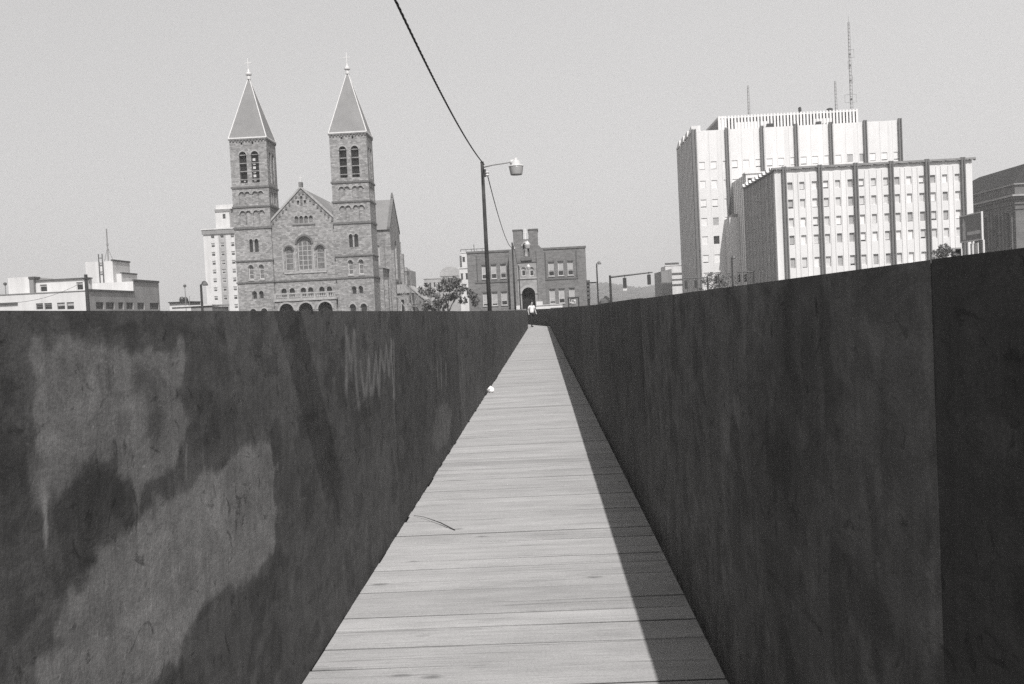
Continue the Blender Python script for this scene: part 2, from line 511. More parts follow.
# solid near-black box under the planks, painting in the shade below them
mb = MB(); mb.box((XL, -5, GZ), (XR, 59, -.05), 'void'); tag(mb.build('walkway_base'), None, None, kind='structure')

# plywood walls --------------------------------------------------------
TH = .019
rsH = random.Random(5)
def ply_panel(name, parent, p0, p1, side, paint, res, z0=.004, z1=WALL):
    """an upright sheet from p0 to p1 (x,y); side +1 when its painted face looks to +x; paint(l,z)->tone"""
    p0, p1 = Vector((p0[0], p0[1], 0)), Vector((p1[0], p1[1], 0)); L = (p1-p0).length; d = (p1-p0)/L
    nrm = Vector((d.y, -d.x, 0))*side
    z1 += rsH.uniform(-.003, .002); 
    n = max(2, int(L/res)); m = max(2, int((z1-z0)/max(res, .012)))
    l = np.linspace(0, L, n+1); z = np.linspace(z0, z1, m+1)
    LL, ZZ = np.meshgrid(l, z)
    tone = paint(LL, ZZ)
    yy = p0.y+d.y*LL; dip = np.interp(yy, [-6, 1.3, 9, 13, 60], [0, 0, .026, .036, .125] if side > 0 else [0, 0, .034, .041, .105])
    ZZ = z0+(ZZ-z0)*(z1-dip-z0)/(z1-z0)
    P = np.zeros((LL.size, 3))
    o = Vector(parent['o'])
    wob = .003*(fbm(LL*.7+p0.y, ZZ*1.3, 5, 2)-.5)
    for k in range(3): P[:, k] = (p0[k]+d[k]*LL+nrm[k]*wob).ravel()-o[k]
    P[:, 2] = ZZ.ravel()-o[2]
    idx = np.arange(LL.size).reshape(LL.shape)
    q = np.stack([idx[:-1, :-1], idx[:-1, 1:], idx[1:, 1:], idx[1:, :-1]], -1).reshape(-1, 4)
    V = P.tolist(); Fq = q.tolist()
    # back and rim
    i = len(V)
    bk = -nrm*TH
    for (a, b) in ((0, 0), (0, n), (m, n), (m, 0)):
        v = Vector(V[idx[a, b]])+bk; V.append(tuple(v))
    Fq.append([i+3, i+2, i+1, i])
    Fq.append([int(k) for k in idx[0, ::-1]]+[i, i+1]); Fq.append([int(k) for k in idx[m, :]]+[i+2, i+3])
    Fq.append([int(k) for k in idx[:, 0]]+[i+3, i]); Fq.append([int(k) for k in idx[::-1, n]]+[i+1, i+2])
    me = bpy.data.meshes.new(name); me.from_pydata(V, [], Fq); me.materials.append(M['ply'])
    tn = np.concatenate([tone.ravel(), np.full(4, .05)])
    c = np.stack([tn, tn, tn, np.ones_like(tn)], -1).astype(np.float32)
    a_ = me.attributes.new('paint', 'FLOAT_COLOR', 'POINT'); a_.data.foreach_set('color', c.ravel())
    ob = bpy.data.objects.new(name, me); COL.objects.link(ob); ob.parent = parent
    return ob

def wallpts(pix, X): return [onx(px, py, X) for px, py in pix]

PATCH_A = wallpts([(30, 352), (60, 345), (110, 350), (150, 346), (180, 344), (184, 372), (182, 395), (186, 420), (184, 446), (186, 458), (180, 462), (168, 474), (150, 482), (138, 490), (124, 484), (116, 466), (106, 462), (94, 466), (84, 470), (74, 482), (60, 488), (48, 490), (30, 503), (24, 490), (30, 440), (33, 400)], XL)
PATCH_B = wallpts([(196, 476), (214, 466), (232, 455), (252, 446), (268, 444), (274, 462), (272, 490), (275, 520), (272, 545), (258, 570), (240, 584), (222, 592), (204, 612), (190, 636), (176, 660), (150, 690), (100, 705), (40, 705), (44, 668), (58, 640), (60, 612), (76, 588), (94, 570), (100, 545), (120, 530), (138, 524), (146, 508), (160, 505), (176, 500)], XL)
DARK_A = wallpts([(84, 472), (98, 464), (112, 462), (116, 480), (134, 496), (130, 512), (112, 520), (96, 534), (86, 560), (80, 562), (82, 540), (64, 540), (50, 522), (58, 500)], XL)
SMUDGE = wallpts([(436, 408), (444, 402), (452, 412), (448, 440), (438, 452), (432, 440)], XL)
PATCH_C = wallpts([(345, 430), (365, 425), (372, 450), (368, 520), (352, 560), (345, 520)], XL)
DRIPS = [([(38, 470), (42, 492)], .03, .17), ([(42, 490), (43.5, 500)], .016, .22), ([(43, 496), (44.6, 515), (45.5, 541)], .006, .32), ([(186, 446), (185.5, 462), (185.5, 476)], .005, .17), ([(138, 486), (136, 512)], .014, .17), ([(153, 494), (154, 520)], .012, .16),
         ([(402, 318), (403, 372)], .008, .12), ([(428, 314), (431, 330), (431, 420)], .010, .12), ([(414, 330), (414, 420)], .008, .10), ([(391, 340), (394, 420)], .016, .11), ([(446, 318), (446, 340)], .01, .10)]
SCRAWL = [[(346, 332), (346.5, 350), (346, 388)], [(346.4, 331.6), (351, 364.4), (354.3, 333), (355.5, 372), (358.4, 402)],
          [(360.5, 364), (364, 390), (366.5, 388), (368.7, 358.5), (370, 389), (373, 388), (376, 354), (379, 390), (380.3, 350), (384.5, 370), (386.3, 346), (389, 371), (391.5, 342)], [(393.5, 341), (394, 392)],
          [(437, 358), (438, 384)], [(441, 356), (441.5, 384)], [(446, 362), (446, 382)]]
def paint_left(y0, base, seed):
    def f(l, z):
        y = l+y0
        t = base*(.86+.28*fbm(y*1.1, z*.8, seed, 3))
        t = t*(.88+.24*fbm(y*7, z*.5, seed+9, 3))
        t = t*(.80+.36*fbm(y*1.7, z*4.2, seed+21, 5))*(.80+.40*fbm(y*8, z*15, seed+31, 4))
        t = t*(1-.30*sstep(fbm(y*6.5, z*9.5, seed+41, 5), .58, .66))
        if y0 < 14 and y0 > 0:
            wx, wz = y+.08*(fbm(y*2.5, z*7, 21)-.5)+.07*(fbm(y*9, z*26, 22)-.5), z+.035*(fbm(y*3, z*6, 23)-.5)+.035*(fbm(y*10, z*24, 24)-.5)
            edge = .075*(fbm(y*7, z*20, 25, 5)-.5)+.05*(fbm(y*22, z*3.5, 26, 3)-.5)
            mot = .68+.34*fbm(y*2.2, z*5.5, 31, 5)+.32*fbm(y*7, z*17, 33, 4)
            def lay(t, poly, v, soft, k=1):
                d = -sdf_poly(wx, wz, poly)+edge
                a = (.78*sstep(d, -soft*.45, soft*.45)+.22*sstep(d, -soft*3, soft*2))*k
                return t*(1-a)+v*mot*a
            t = lay(t, PATCH_A, .20, .022, .94)
            t = lay(t, PATCH_B, .215, .026, .94)
            t = lay(t, DARK_A, .043, .034, .72)
            t = lay(t, PATCH_C, .09, .05, .5)
            t = lay(t, SMUDGE, .15, .05, .62)
            for p in ((155, 390), (158, 412), (156, 432), (140, 380)):
                cy, cz = onx(p[0], p[1], XL); a = np.exp(-((y-cy)**2/.0022+(z-cz)**2/.0010))*.6; t = t*(1-a)+.045*a
            for pts, w, v in DRIPS:
                q = wallpts(pts, XL); a = sstep(-sdf_line(y, z, q), -w*1.5, -w*.45)*.8; t = t*(1-a)+v*a
            brk = .70+.5*fbm(y*6, z*16, 44, 3)
            for pts in SCRAWL:
                q = wallpts(pts, XL); a = sstep(-sdf_line(y+.012*(fbm(y*3, z*14, 41)-.5), z, q), -.046, -.006)*.54*brk; t = t*(1-a)+.25*a
        # darker towards the foot
        t = t*(1-.25*np.exp(-z/.05))
        return np.clip(t, .012, .34)
    return f
LF = thing('plywood_fence', 'left-hand dark plywood fence with pale paint patches, drips and scrawl, in sunlight', 'fence', (XL, 0, 0), 'plywood fences lining the walkway')
ys = [-6.26, -2.44, 1.30, 5.235, 9.40, 12.98, 16.8, 20.6, 24.4, 28.2, 32, 35.8, 39.6, 43.4, 47.2, 51, 54.8, 57.5]
bases = [1.62*q for q in (.05, .05, .058, .044, .060, .047, .055, .06, .052, .056, .055, .048, .058, .055, .052, .056, .055)]
for k, (a, b) in enumerate(zip(ys, ys[1:])):
    ply_panel('plywood_panel', LF, (XL, a+.002), (XL, b-.002), 1, paint_left(a, bases[k], 60+k), .006 if k in (2, 3) else .012 if k == 4 else .05, z1=WALL_L)
y = 57.5; x = XL
while y < 84:
    ply_panel('plywood_panel', LF, (x, y+.002), (x+3.8*BEND, y+3.8), 1, paint_left(200+y, .05, int(y)), .08, z1=WALL_L); x += 3.8*BEND; y += 3.8
SCRATCH = [onx(764, 562, XR), onx(778, 582, XR), onx(800, 608, XR), onx(822, 632, XR)]
def paint_right(y0, base, seed):
    def f(l, z):
        y = l+y0
        t = base*1.2*(.86+.28*fbm(y*1.4, z*1.1, seed, 4))*(.84+.32*fbm(y*8, z*1.1, seed+9, 4))
        t = t*(1-.34*sstep(fbm(y*9, z*6.2, seed+41, 5), .55, .64))*(.76+.48*fbm(y*10, z*17, seed+51, 4))*(1+.3*sstep(fbm(y*13, z*9, seed+61, 4), .60, .68))
        if 1 < y0 < 1.5:
            a = np.exp(-((y-2.05)/.42)**2)*.38*fbm(y*6, z*3, 55, 3)*1.6; t = t*(1-np.clip(a, 0, .6))
            a = sstep(-sdf_line(y, z, SCRATCH), -.006, -.002)*.7; t = t*(1-a)+.012*a
            cy, cz = onx(817, 306, XR); a = sstep(-np.hypot((y-cy)*2, z-cz), -.02, -.012); t = t*(1-a)+.012*a
        return np.clip(t, .01, .2)
    return f
RF = thing('plywood_fence', 'right-hand plain near-black plywood fence, its inner face in shade', 'fence', (XR, 0, 0), 'plywood fences lining the walkway')
ys = [-6.2, -2.45, 1.295, 5.05, 8.77, 12.5, 16.3, 20.1, 23.9, 27.7, 31.5, 35.3, 39.1, 42.9, 46.7, 50.5, 54.3, 57.2, 60.2]
bases = [.05, .031, .064, .05, .068, .052, .06, .05, .062, .055, .06, .05, .06, .055, .06, .055, .06, .055]
for k, (a, b) in enumerate(zip(ys, ys[1:])):
    ply_panel('plywood_panel', RF, (XR, a+.002), (XR, b-.002), -1, paint_right(a, bases[k], 160+k), .007 if k == 2 else .02 if k in (1, 3) else .05)
y = 60.2; x = XR
while y < 84:
    ply_panel('plywood_panel', RF, (x, y+.002), (x+3.8*BEND, y+3.8), -1, paint_right(200+y, .055, int(y)), .08); x += 3.8*BEND; y += 3.8
# studs behind the sheets
for Fn, X, s in ((LF, XL, -1), (RF, XR, 1)):
    y = -5.5
    while y < 57:
        q = MB(); q.box((X+s*(TH+.004), y, GZ), (X+s*(TH+.09), y+.04, WALL-.05), 'wood'); q.build('stud', Fn); y += 2.44 if y < 30 else 4.88

# unseen post with a stubby arm, added above the frame to shade the left sheet
ap = thing('unseen_post', 'unseen timber post added outside the left fence so its stubby arm shades the plywood', 'post', (-1.62, 1.03, GZ))
def arm_at(h):       # where the arm must pass so its shadow lands as seen
    k = h-WALL; return 3.14-k*.77
AH = 3.35
mb = MB(); mb.box((-1.70, arm_at(AH)-.06, GZ), (-1.55, arm_at(AH)+.10, AH+.2), 'wood'); ap.location = (-1.62, arm_at(AH), GZ); ap['o'] = (-1.62, arm_at(AH), GZ)
mb.build('post', ap, bevel=.006)
mb = MB(); mb.box((-1.548, arm_at(AH)-.13, AH-.07), (XL+.175*(AH-.56), arm_at(AH)+.13, AH+.03), 'wood'); mb.build('arm', ap, bevel=.006)

# ================================================================== church
CY = 156.0
CH = thing('church', 'twin-towered stone church with pointed spires and arched windows', 'church', (-38.2, 165, GZ))
def frame_arch(mb, fn, o, w, m, proud=.05):
    """a moulded arch ring set just proud of the wall"""
    a, b, c, d = o[:4]; r = (b-a)/2; cx = (a+b)/2; sp = d-r
    n = 10
    for i in range(n):
        t0, t1 = math.pi*i/n, math.pi*(i+1)/n
        p = [(cx-q*math.cos(t), sp+q*math.sin(t)) for q, t in ((r, t0), (r+w, t0), (r+w, t1), (r, t1))]
        lo = [fn(x, y, -.004) for x, y in p]; hi = [fn(x, y, -proud) for x, y in p]
        mb.hull(lo, hi, m)

def church_tower(x0, x1, light):
    w = x1-x0; Y0, Y1 = CY, CY+5.5
    A = lambda a, b: (x0+a*w/6.2, x0+b*w/6.2)
    f = front(Y0); r_ = right(x1)
    bel = [(*A(1.50, 2.74), 23.86, 28.95, 1, .55), (*A(3.50, 4.78), 23.86, 28.95, 1, .55)]
    ar1 = [(*A(a, a+.85), 20.35, 22.45, 1, .16) for a in (1.15, 2.1, 3.4, 4.35)]
    ar2 = [(*A(a, a+.95), 16.9, 19.35, 1, .16) for a in (1.05, 2.1, 3.3, 4.35)]
    pair = [(*A(2.42, 3.02), 12.57, 14.69, 1, .5), (*A(3.3, 3.95), 12.57, 14.69, 1, .5)]
    win = [(*A(2.02, 2.84), 8.15, 10.5, 1, .4), (*A(3.8, 4.62), 8.15, 10.5, 1, .4)]
    sm = [(*A(2.4, 3.2), 4.88, 6.2, 1, .45), (*A(3.55, 4.32), 4.88, 6.2, 1, .45)]
    bs = [(*A(1.9, 2.95), .4, 3.32, 1, .4), (*A(3.75, 4.8), .4, 3.32, 1, .4)]
    vents = [(*A(1.9, 2.2), 30.1, 30.45, 0, .3), (*A(3.75, 4.05), 30.1, 30.45, 0, .3)]
    mb = MB()
    wall(mb, f, x0, x1, GZ, 31, bel+ar1+ar2+pair+win+sm+bs+vents, .3, 'stone')
    for o in ar1+ar2:
        mb.face([f(x, y, .16) for x, y in [(o[0], o[2])]+arch_pts(o)+[(o[1], o[2])]], 'stone')
    for o in vents: mb.face([f(x, y, .3) for x, y in ((o[0], o[2]), (o[0], o[3]), (o[1], o[3]), (o[1], o[2]))], 'void')
    d = Y1-Y0
    rb = [(Y0+d*.24, Y0+d*.42, 23.86, 28.95, 1, .55), (Y0+d*.56, Y0+d*.76, 23.86, 28.95, 1, .55)]
    ra = [(Y0+d*a, Y0+d*(a+.13), 20.35, 22.45, 1, .16) for a in (.16, .33, .54, .71)]
    wall(mb, r_, Y0, Y1, GZ, 31, rb+ra, .3, 'stone')
    for o in ra: mb.face([r_(x, y, .16) for x, y in [(o[0], o[2])]+arch_pts(o)+[(o[1], o[2])]], 'stone')
    wall(mb, left(x0), Y0, Y1, GZ, 31, [], .3, 'stone'); wall(mb, front(Y1), x0, x1, GZ, 31, [], .3, 'stone')
    mb.face([(x0+.6, Y0+.6, 22), (x1-.6, Y0+.6, 22), (x1-.6, Y1-.6, 22), (x0+.6, Y1-.6, 22)], 'void')
    # dark stone bars paint in shaded slits in the lower blind arcade
    for o in (ar2[0], ar2[2]):
        mb.box((o[1]-.02, Y0+.155, 17.3), (o[1]+.16, Y0+.02, 18.7), 'stone_dark')
    tw = mb.build('tower', CH)
    mb = MB()
    for z, h in ((23.0, .30), (19.85, .26), (16.35, .34), (11.05, .22), (7.5, .26)):
        q_ = MB(); q_.box((x0-.14, Y0-.14, z), (x1+.14, Y1+.1, z+h), 'course'); q_.build('string_course', tw)
    for z0 in (22.55, 19.45):
        for a in (1.15, 2.1, 3.4, 4.35):
            q_ = MB(); s = A(a, a+.9); frame_arch(q_, f, (s[0], s[1], z0-2, z0-.1, 1), .14, 'trim', .1); weld(q_.build('arch_moulding', tw))
    # corbel table under the eaves
    k = 0
    while x0+.1+k*.52 < x1:
        mb.box((x0+.06+k*.52, Y0-.13, 30.55), (x0+.30+k*.52, Y0-.004, 30.86), 'course'); k += 1
    k = 0
    while Y0+.1+k*.52 < Y1:
        mb.box((x1+.004, Y0+.1+k*.52, 30.55), (x1+.13, Y0+.34+k*.52, 30.86), 'course'); k += 1
    mb.box((x0-.16, Y0-.16, 30.86), (x1+.16, Y1+.16, 31.08), 'trim')
    mb.build('corbel_table', tw)
    for o in bel+win+pair+bs:
        mb = MB(); frame_arch(mb, f, o, .2, 'trim', .05); weld(mb.build('arch_moulding', tw))
    # belfry louvres with a dark backing; white boxes stand in for sky showing through
    for i, o in enumerate(bel+rb):
        F_ = f if i < 2 else r_
        lb = MB()
        lb.face([F_(x, y, .5) for x, y in [(o[0], o[2])]+arch_pts(o)+[(o[1], o[2])]], 'void')
        for z in np.arange(o[2]+.5, o[3]-.4, 1.33):
            lb.box(F_(o[0]+.01, z, .18), F_(o[1]-.01, z+.13, .30), 'stone')
        if light and i == 1:
            for z in np.arange(o[2]+.25, o[3]-1.0, .66):
                lb.box(F_(o[0]+.18, z, .32), F_(o[0]+.62, z+.42, .36), 'white')
        if light and i == 0: lb.box(F_(o[0]+.5, o[2]+.2, .32), F_(o[0]+.8, o[2]+.6, .36), 'white')
        lb.build('louvre', tw)
    for o in pair: pane(f, o, .45, 'window', tw, 'glass', None)
    for o in win: pane(f, o, .35, 'window', tw, 'glass2', 'frame', .09, 0, (.33, .66))
    for o in sm+bs: pane(f, o, .4, 'window', tw, 'glass', 'stone', .08, 0)
    sb = MB()
    for o in win: sb.box((o[0]-.1, Y0-.12, o[2]-.28), (o[1]+.1, Y0+.2, o[2]-.004), 'trim')
    mid = A(3.08, 3.24); sb.box((mid[0], Y0-.06, 12.5), (mid[1], Y0+.2, 14.1), 'trim')
    sb.build('sill', tw)
    # spire
    cx, cy = (x0+x1)/2, (Y0+Y1)/2; a, b, c, e = x0-.08, x1+.12, Y0-.18, Y1+.18; top = Vector((cx, cy, 41.7))
    base = [Vector(p) for p in ((a, c, 31.08), (b, c, 31.08), (b, e, 31.08), (a, e, 31.08))]
    mb = MB()
    for i in range(4): mb.face([base[i], base[(i+1) % 4], top], 'slate')
    mb.face(base, 'slate'); sp = mb.build('spire', tw)
    hb_ = MB()
    for p in base: hb_.tube([p, top], [.10, .08], 'copper', 6)
    hb_.box((a-.02, c-.06, 31.02), (b+.02, c+.08, 31.24), 'copper'); hb_.box((b-.08, c+.1, 31.02), (b+.06, e, 31.24), 'copper')
    hb_.lathe(top-Vector((0, 0, .5)), [(.34, 0), (.34, .45), (.22, .6), (.5, .75), (.52, 1.0), (.2, 1.2), (.12, 1.7)], 'copper', 12)
    hb_.box((cx-.06, cy-.06, 42.7), (cx+.06, cy+.06, 44.7), 'copper'); hb_.box((cx-.62, cy-.055, 43.85), (cx+.62, cy+.055, 43.98), 'copper')
    hb_.build('spire_cross', tw)
    return tw
church_tower(-49.45, -43.4, True); church_tower(-33.05, -27.0, False)

# nave front between the towers
nx0, nx1, ncx, NY = -43.39, -33.06, -38.22, CY+.35
f = front(NY)
big = (-39.4, -36.95, 9.15, 14.76, 1, .5); s1 = (-41.45, -40.05, 9.2, 13.2, 1, .4); s2 = (-36.3, -34.9, 9.2, 13.2, 1, .4)
arc = [(-39.5+.8*k, -38.95+.8*k, 16.95, 18.1, 1, .25) for k in range(4)]
gal = [(x, x+.85, 5.0, 6.4, 1, .5) for x in (-42.35, -41.0, -39.15, -37.95, -36.1, -34.85)]
cross = [(-38.42, -38.04, 19.6, 21.3, 0, .3), (-39.0, -38.6, 19.9, 20.6, 0, .3), (-37.86, -37.46, 19.9, 20.6, 0, .3)]
mb = MB()
E, AP = 17.45, 22.6
m_ = (AP-E)/(ncx-nx0)
pl = [(-m_, 1, E-m_*nx0), (m_, 1, AP+m_*ncx)]
wall(mb, f, nx0, nx1, GZ, AP, [big, s1, s2]+arc+gal+cross, .3, 'stone', pl)
for o in arc+cross:
    dp = .25 if o[4] else .3
    lp = [(o[0], o[2])]+arch_pts(o)+[(o[1], o[2])] if o[4] else [(o[0], o[2]), (o[0], o[3]), (o[1], o[3]), (o[1], o[2])]
    mb.face([f(x, y, dp) for x, y in lp], 'stone_dark')  # recess backs in a darker stone, their shade put into the colour
nv = mb.build('nave_front', CH)
mb = MB()
for sgn, xe in ((-1, nx0), (1, nx1)):
    # coping along the gable, with corbels below it
    p, q = (xe, E), (ncx, AP)
    lo = [(p[0], NY-.18, p[1]), (q[0], NY-.18, q[1]), (q[0], NY-.18, q[1]+.4), (p[0], NY-.18, p[1]+.4)]
    mb.hull(lo, [(x, NY+.5, z) for x, y, z in lo], 'trim')
    for k in range(9):
        t = (k+.5)/9; x = p[0]+(q[0]-p[0])*t; z = p[1]+(q[1]-p[1])*t-.75
        mb.box((x-.14, NY-.13, z), (x+.14, NY-.004, z+.42), 'course')
for z, h in ((7.5, .26),): mb.box((nx0, NY-.16, z), (nx1, NY-.004, z+h), 'course')
mb.box((-39.9, NY-.1, 16.55), (-36.2, NY-.004, 16.75), 'course')
mb.box((-41.7, NY-.12, 8.72), (-34.7, NY-.004, 8.98), 'trim')
for o, w in ((big, .3), (s1, .24), (s2, .24)): frame_arch(mb, f, o, w, 'course', .12)
for x in (-39.75, -36.72, -41.75, -34.75): mb.box((x-.12, NY-.12, 9.0), (x+.12, NY-.004, 12.6), 'trim')
for a, b in ((-40.0, -39.6), (-36.8, -36.4)): mb.box((a, NY-.08, 11.8), (b, NY-.003, 12.1), 'trim')
for o in arc: frame_arch(mb, f, o, .1, 'trim', .06)
mb.box((ncx-.3, NY-.2, AP+.2), (ncx+.3, NY+.4, AP+.95), 'stone_dark')
mb.box((ncx-.04, NY+.06, AP+.95), (ncx+.04, NY+.14, AP+2.2), 'copper'); mb.box((ncx-.3, NY+.065, AP+1.65), (ncx+.3, NY+.135, AP+1.75), 'copper')
mb.build('gable_coping', nv)
pane(f, big, .42, 'window', nv, 'glass2', 'trim', .2, 2, (.16, .3, .44, .58, .72))
pane(f, s1, .34, 'window', nv, 'glass2', 'trim', .17, 0, (.3, .5, .7)); pane(f, s2, .34, 'window', nv, 'glass2', 'trim', .17, 0, (.3, .5, .7))
for o in gal: pane(f, o, .4, 'window', nv, 'glass', None)
# porch with three portals and the balustraded gallery above it
PY = CY-.75
f = front(PY)
por = [(-42.55, -40.2, GZ, 3.9, 1, .7), (-39.38, -37.05, GZ, 3.9, 1, .7), (-36.2, -33.85, GZ, 3.9, 1, .7)]
mb = MB(); wall(mb, f, nx0+.1, nx1-.1, GZ, 4.25, por, .7, 'stone')
mb.box((nx0-.02, PY-.18, 4.25), (nx1+.02, NY-.01, 4.5), 'trim')
for o in por: frame_arch(mb, f, o, .28, 'trim', .08)
po = mb.build('porch', CH)
for o in por: pane(f, o, .66, 'door', po, 'void', None)
mb = MB()
mb.box((nx0+.05, PY-.12, 5.36), (nx1-.05, PY+.12, 5.58), 'trim')
mb.box((nx0+.05, PY-.12, 4.5), (nx1-.05, PY+.12, 4.64), 'trim')
x = nx0+.12; k = 0
while x < nx1-.3:
    if k % 6 == 0: mb.box((x, PY-.1, 4.645), (x+.34, PY+.1, 5.358), 'trim'); x += .5
    else:
        mb.lathe((x+.1, PY, 4.642), [(.08, 0), (.13, .18), (.06, .4), (.1, .71)], 'trim', 8); x += .33
    k += 1
mb.build('balustrade', po)
# nave body and roofs
mb = MB()
bx0, bx1 = -46.0, -30.4
mb.box((bx0, CY+5.6, GZ), (bx1, CY+44, 15.6), 'stone')
nb = mb.build('nave_body', CH)
mb = MB()
mb.hull([(nx0-1.2, NY+.45, E-1.4), (nx1+1.2, NY+.45, E-1.4), (ncx, NY+.45, AP+.1)], [(nx0-1.2, CY+44.3, E-1.4), (nx1+1.2, CY+44.3, E-1.4), (ncx, CY+44.3, AP+.1)], 'slate')
mb.build('roof', nb)
# right transept, its gable facing the street side
tx, ty0, ty1, te, ta = -25.8, 168.0, 179.4, 16.3, 22.0
tm = (ty0+ty1)/2
mb = MB()
slope = (ta-te)/(tm-ty0); pl = [(-slope, 1, te-slope*ty0), (slope, 1, ta+slope*tm)]
tw_ = [(172.6, 174.9, 7.6, 14.6, 1, .35)]
wall(mb, right(tx), ty0, ty1, GZ, ta, tw_, .35, 'stone', pl)
fw_ = [(-30.2, -29.4, 9.6, 13.6, 1, .3), (-28.6, -27.8, 9.6, 13.6, 1, .3)]
wall(mb, front(ty0), -33.5, tx, GZ, te, fw_, .3, 'stone'); wall(mb, front(ty1), -33.5, tx, GZ, te, [], .3, 'stone')
for a, b in ((ty0-.5, ty0-.01), (ty1+.01, ty1+.5)): mb.box((tx-1.0, a, GZ), (tx+.1, b, te-1.5), 'stone')
mb.box((tx+.01, ty0-.4, GZ), (tx+.6, ty0+.9, 12.5), 'stone'); mb.box((tx+.01, ty1-.9, GZ), (tx+.6, ty1+.4, 12.5), 'stone')
mb.box((tx+.004, ty0+.9, 7.0), (tx+.14, ty1-.9, 7.24), 'course')
tr = mb.build('transept', CH)
pane(right(tx), tw_[0], .3, 'window', tr, 'blind2', 'copper', .2, 1)
for o in fw_: pane(front(ty0), o, .26, 'window', tr, 'blind', 'copper', .14, 0)
mb = MB()
mb.hull([(-38.2, ty0-.3, te-.1), (-38.2, ty1+.3, te-.1), (-38.2, tm, ta+.05)], [(tx-.4, ty0-.3, te-.1), (tx-.4, ty1+.3, te-.1), (tx-.4, tm, ta+.05)], 'slate')
mb.build('roof', tr)
mb = MB()
for a, b in ((ty0-.3, tm), (ty1+.3, tm)):
    lo = [(tx-.42, a, te-.1), (tx-.42, b, ta+.05), (tx-.42, b, ta+.5), (tx-.42, a, te+.35)]
    mb.hull(lo, [(tx+.1, y, z) for x, y, z in lo], 'course')
mb.lathe((tx-.15, tm, ta+.4), [(.25, 0), (.25, .4), (.1, .9)], 'stone_dark', 8)
mb.build('coping', tr)
# side aisle with a lean-to roof, and the low annex with a hipped roof
mb = MB(); mb.box((-31.5, CY+5.6, GZ), (-26.35, ty0-.6, 9.2), 'stone')
for y in (CY+6.2, CY+9.0): mb.box((-26.34, y, GZ), (-25.7, y+.9, 7.2), 'stone')
ai = mb.build('side_aisle', CH)
mb = MB(); mb.hull([(-31.5, CY+5.55, 9.2), (-26.1, CY+5.55, 9.2), (-31.5, CY+5.55, 11.6)], [(-31.5, ty0-.55, 9.2), (-26.1, ty0-.55, 9.2), (-31.5, ty0-.55, 11.6)], 'slate'); mb.build('roof', ai)
mb = MB()
aw = [(-24.9, -24.2, 1.2, 3.9, 1, .3)]
wall(mb, front(170.5), -25.75, -23.3, GZ, 5.0, aw, .3, 'stone'); wall(mb, right(-23.3), 170.5, 177, GZ, 5.0, [], .3, 'stone')
an = mb.build('annex', CH); pane(front(170.5), aw[0], .28, 'window', an, 'glass', 'frame', .08, 0)
mb = MB()
mb.hull([(-25.75, 170.2, 5), (-23.0, 170.2, 5), (-23.0, 177.3, 5), (-25.75, 177.3, 5)], [(-25.7, 171.6, 6.6), (-24.6, 171.6, 6.6), (-24.6, 176, 6.6), (-25.7, 176, 6.6)], 'slate'); mb.build('roof', an)
# slim turret behind the transept and a sloping chapel roof
mb = MB(); mb.box((-25.7, 180.2, GZ), (-24.9, 184, 9.3), 'stone'); mb.hull([(-25.75, 180.1, 9.3), (-24.8, 180.1, 9.3), (-24.8, 184.1, 9.3), (-25.75, 184.1, 9.3)], [(-25.5, 181, 10.1), (-25.1, 181, 10.1), (-25.1, 183, 10.1), (-25.5, 183, 10.1)], 'slate'); mb.build('turret', CH)
mb = MB(); a = [(-24.4, 179.5, GZ), (-18.5, 179.5, GZ), (-18.5, 179.5, .9), (-24.4, 179.5, 6.2)]; mb.hull(a, [(x, 186, z) for x, y, z in a], 'stone_dark')
b = [(-24.4, 179.3, 6.2), (-18.3, 179.3, .75), (-18.3, 179.3, 1.1), (-24.4, 179.3, 6.6)]; mb.hull(b, [(x, 186.2, z) for x, y, z in b], 'trim'); mb.build('chapel', CH)

# ================================================================== school
SY = 137.0
sX = lambda px, py: X_(px, py, SY)
sZ = lambda px, py: Z_(px, py, SY)
S = thing('school', 'dark brick school with a square central tower and an arched door', 'school', (sX(529, 300), SY, GZ))
xl0, xl1 = sX(468, 280), sX(512.5, 280); xt1 = sX(541, 280); xr1 = sX(586.5, 275)
topz = sZ(490, 252.5)
f = front(SY)
def sw(px0, px1, py0, py1): return (sX(px0, (py0+py1)/2), sX(px1, (py0+py1)/2), sZ((px0+px1)/2, py1), sZ((px0+px1)/2, py0), 0, .28)
lw = [sw(482, 487, 265, 279), sw(491.2, 496.5, 264.5, 278.5), sw(500.5, 506, 264, 278), sw(483, 488.5, 292.5, 306), sw(492, 497.6, 292, 305.5), sw(501.5, 507.3, 291.5, 305)]
rw = [sw(548.5, 554.2, 261.8, 276), sw(558, 563.5, 261.3, 275.5), sw(567.7, 573.2, 260.8, 275), sw(549.7, 555.4, 289, 303.4), sw(559, 564.8, 288.5, 303), sw(569.5, 575, 288, 302.5)]
mb = MB()
wall(mb, f, xl0, xl1, GZ, topz, lw, .28, 'brick'); wall(mb, f, xt1, xr1, GZ, topz, rw, .28, 'brick')
mb.face([(xl0, SY, topz), (xr1, SY, topz), (xr1, SY+22, topz), (xl0, SY+22, topz)], 'roofing')
wall(mb, left(xl0), SY, SY+22, GZ, topz, [], .3, 'brick'); wall(mb, right(xr1), SY, SY+22, GZ, topz, [], .3, 'brick')
for a, b in ((xl0-.1, xl1), (xt1, xr1+.1)): mb.box((a, SY-.1, topz), (b, SY+.35, topz+.28), 'course')
bo = mb.build('wall', S)
mb = MB()
zc = sZ(490, 280.8)
for a, b in ((xl0+1.0, xl1), (xt1+.6, xr1-1.2)):
    mb.box((a, SY-.09, zc-.28), (b, SY-.004, zc), 'course')
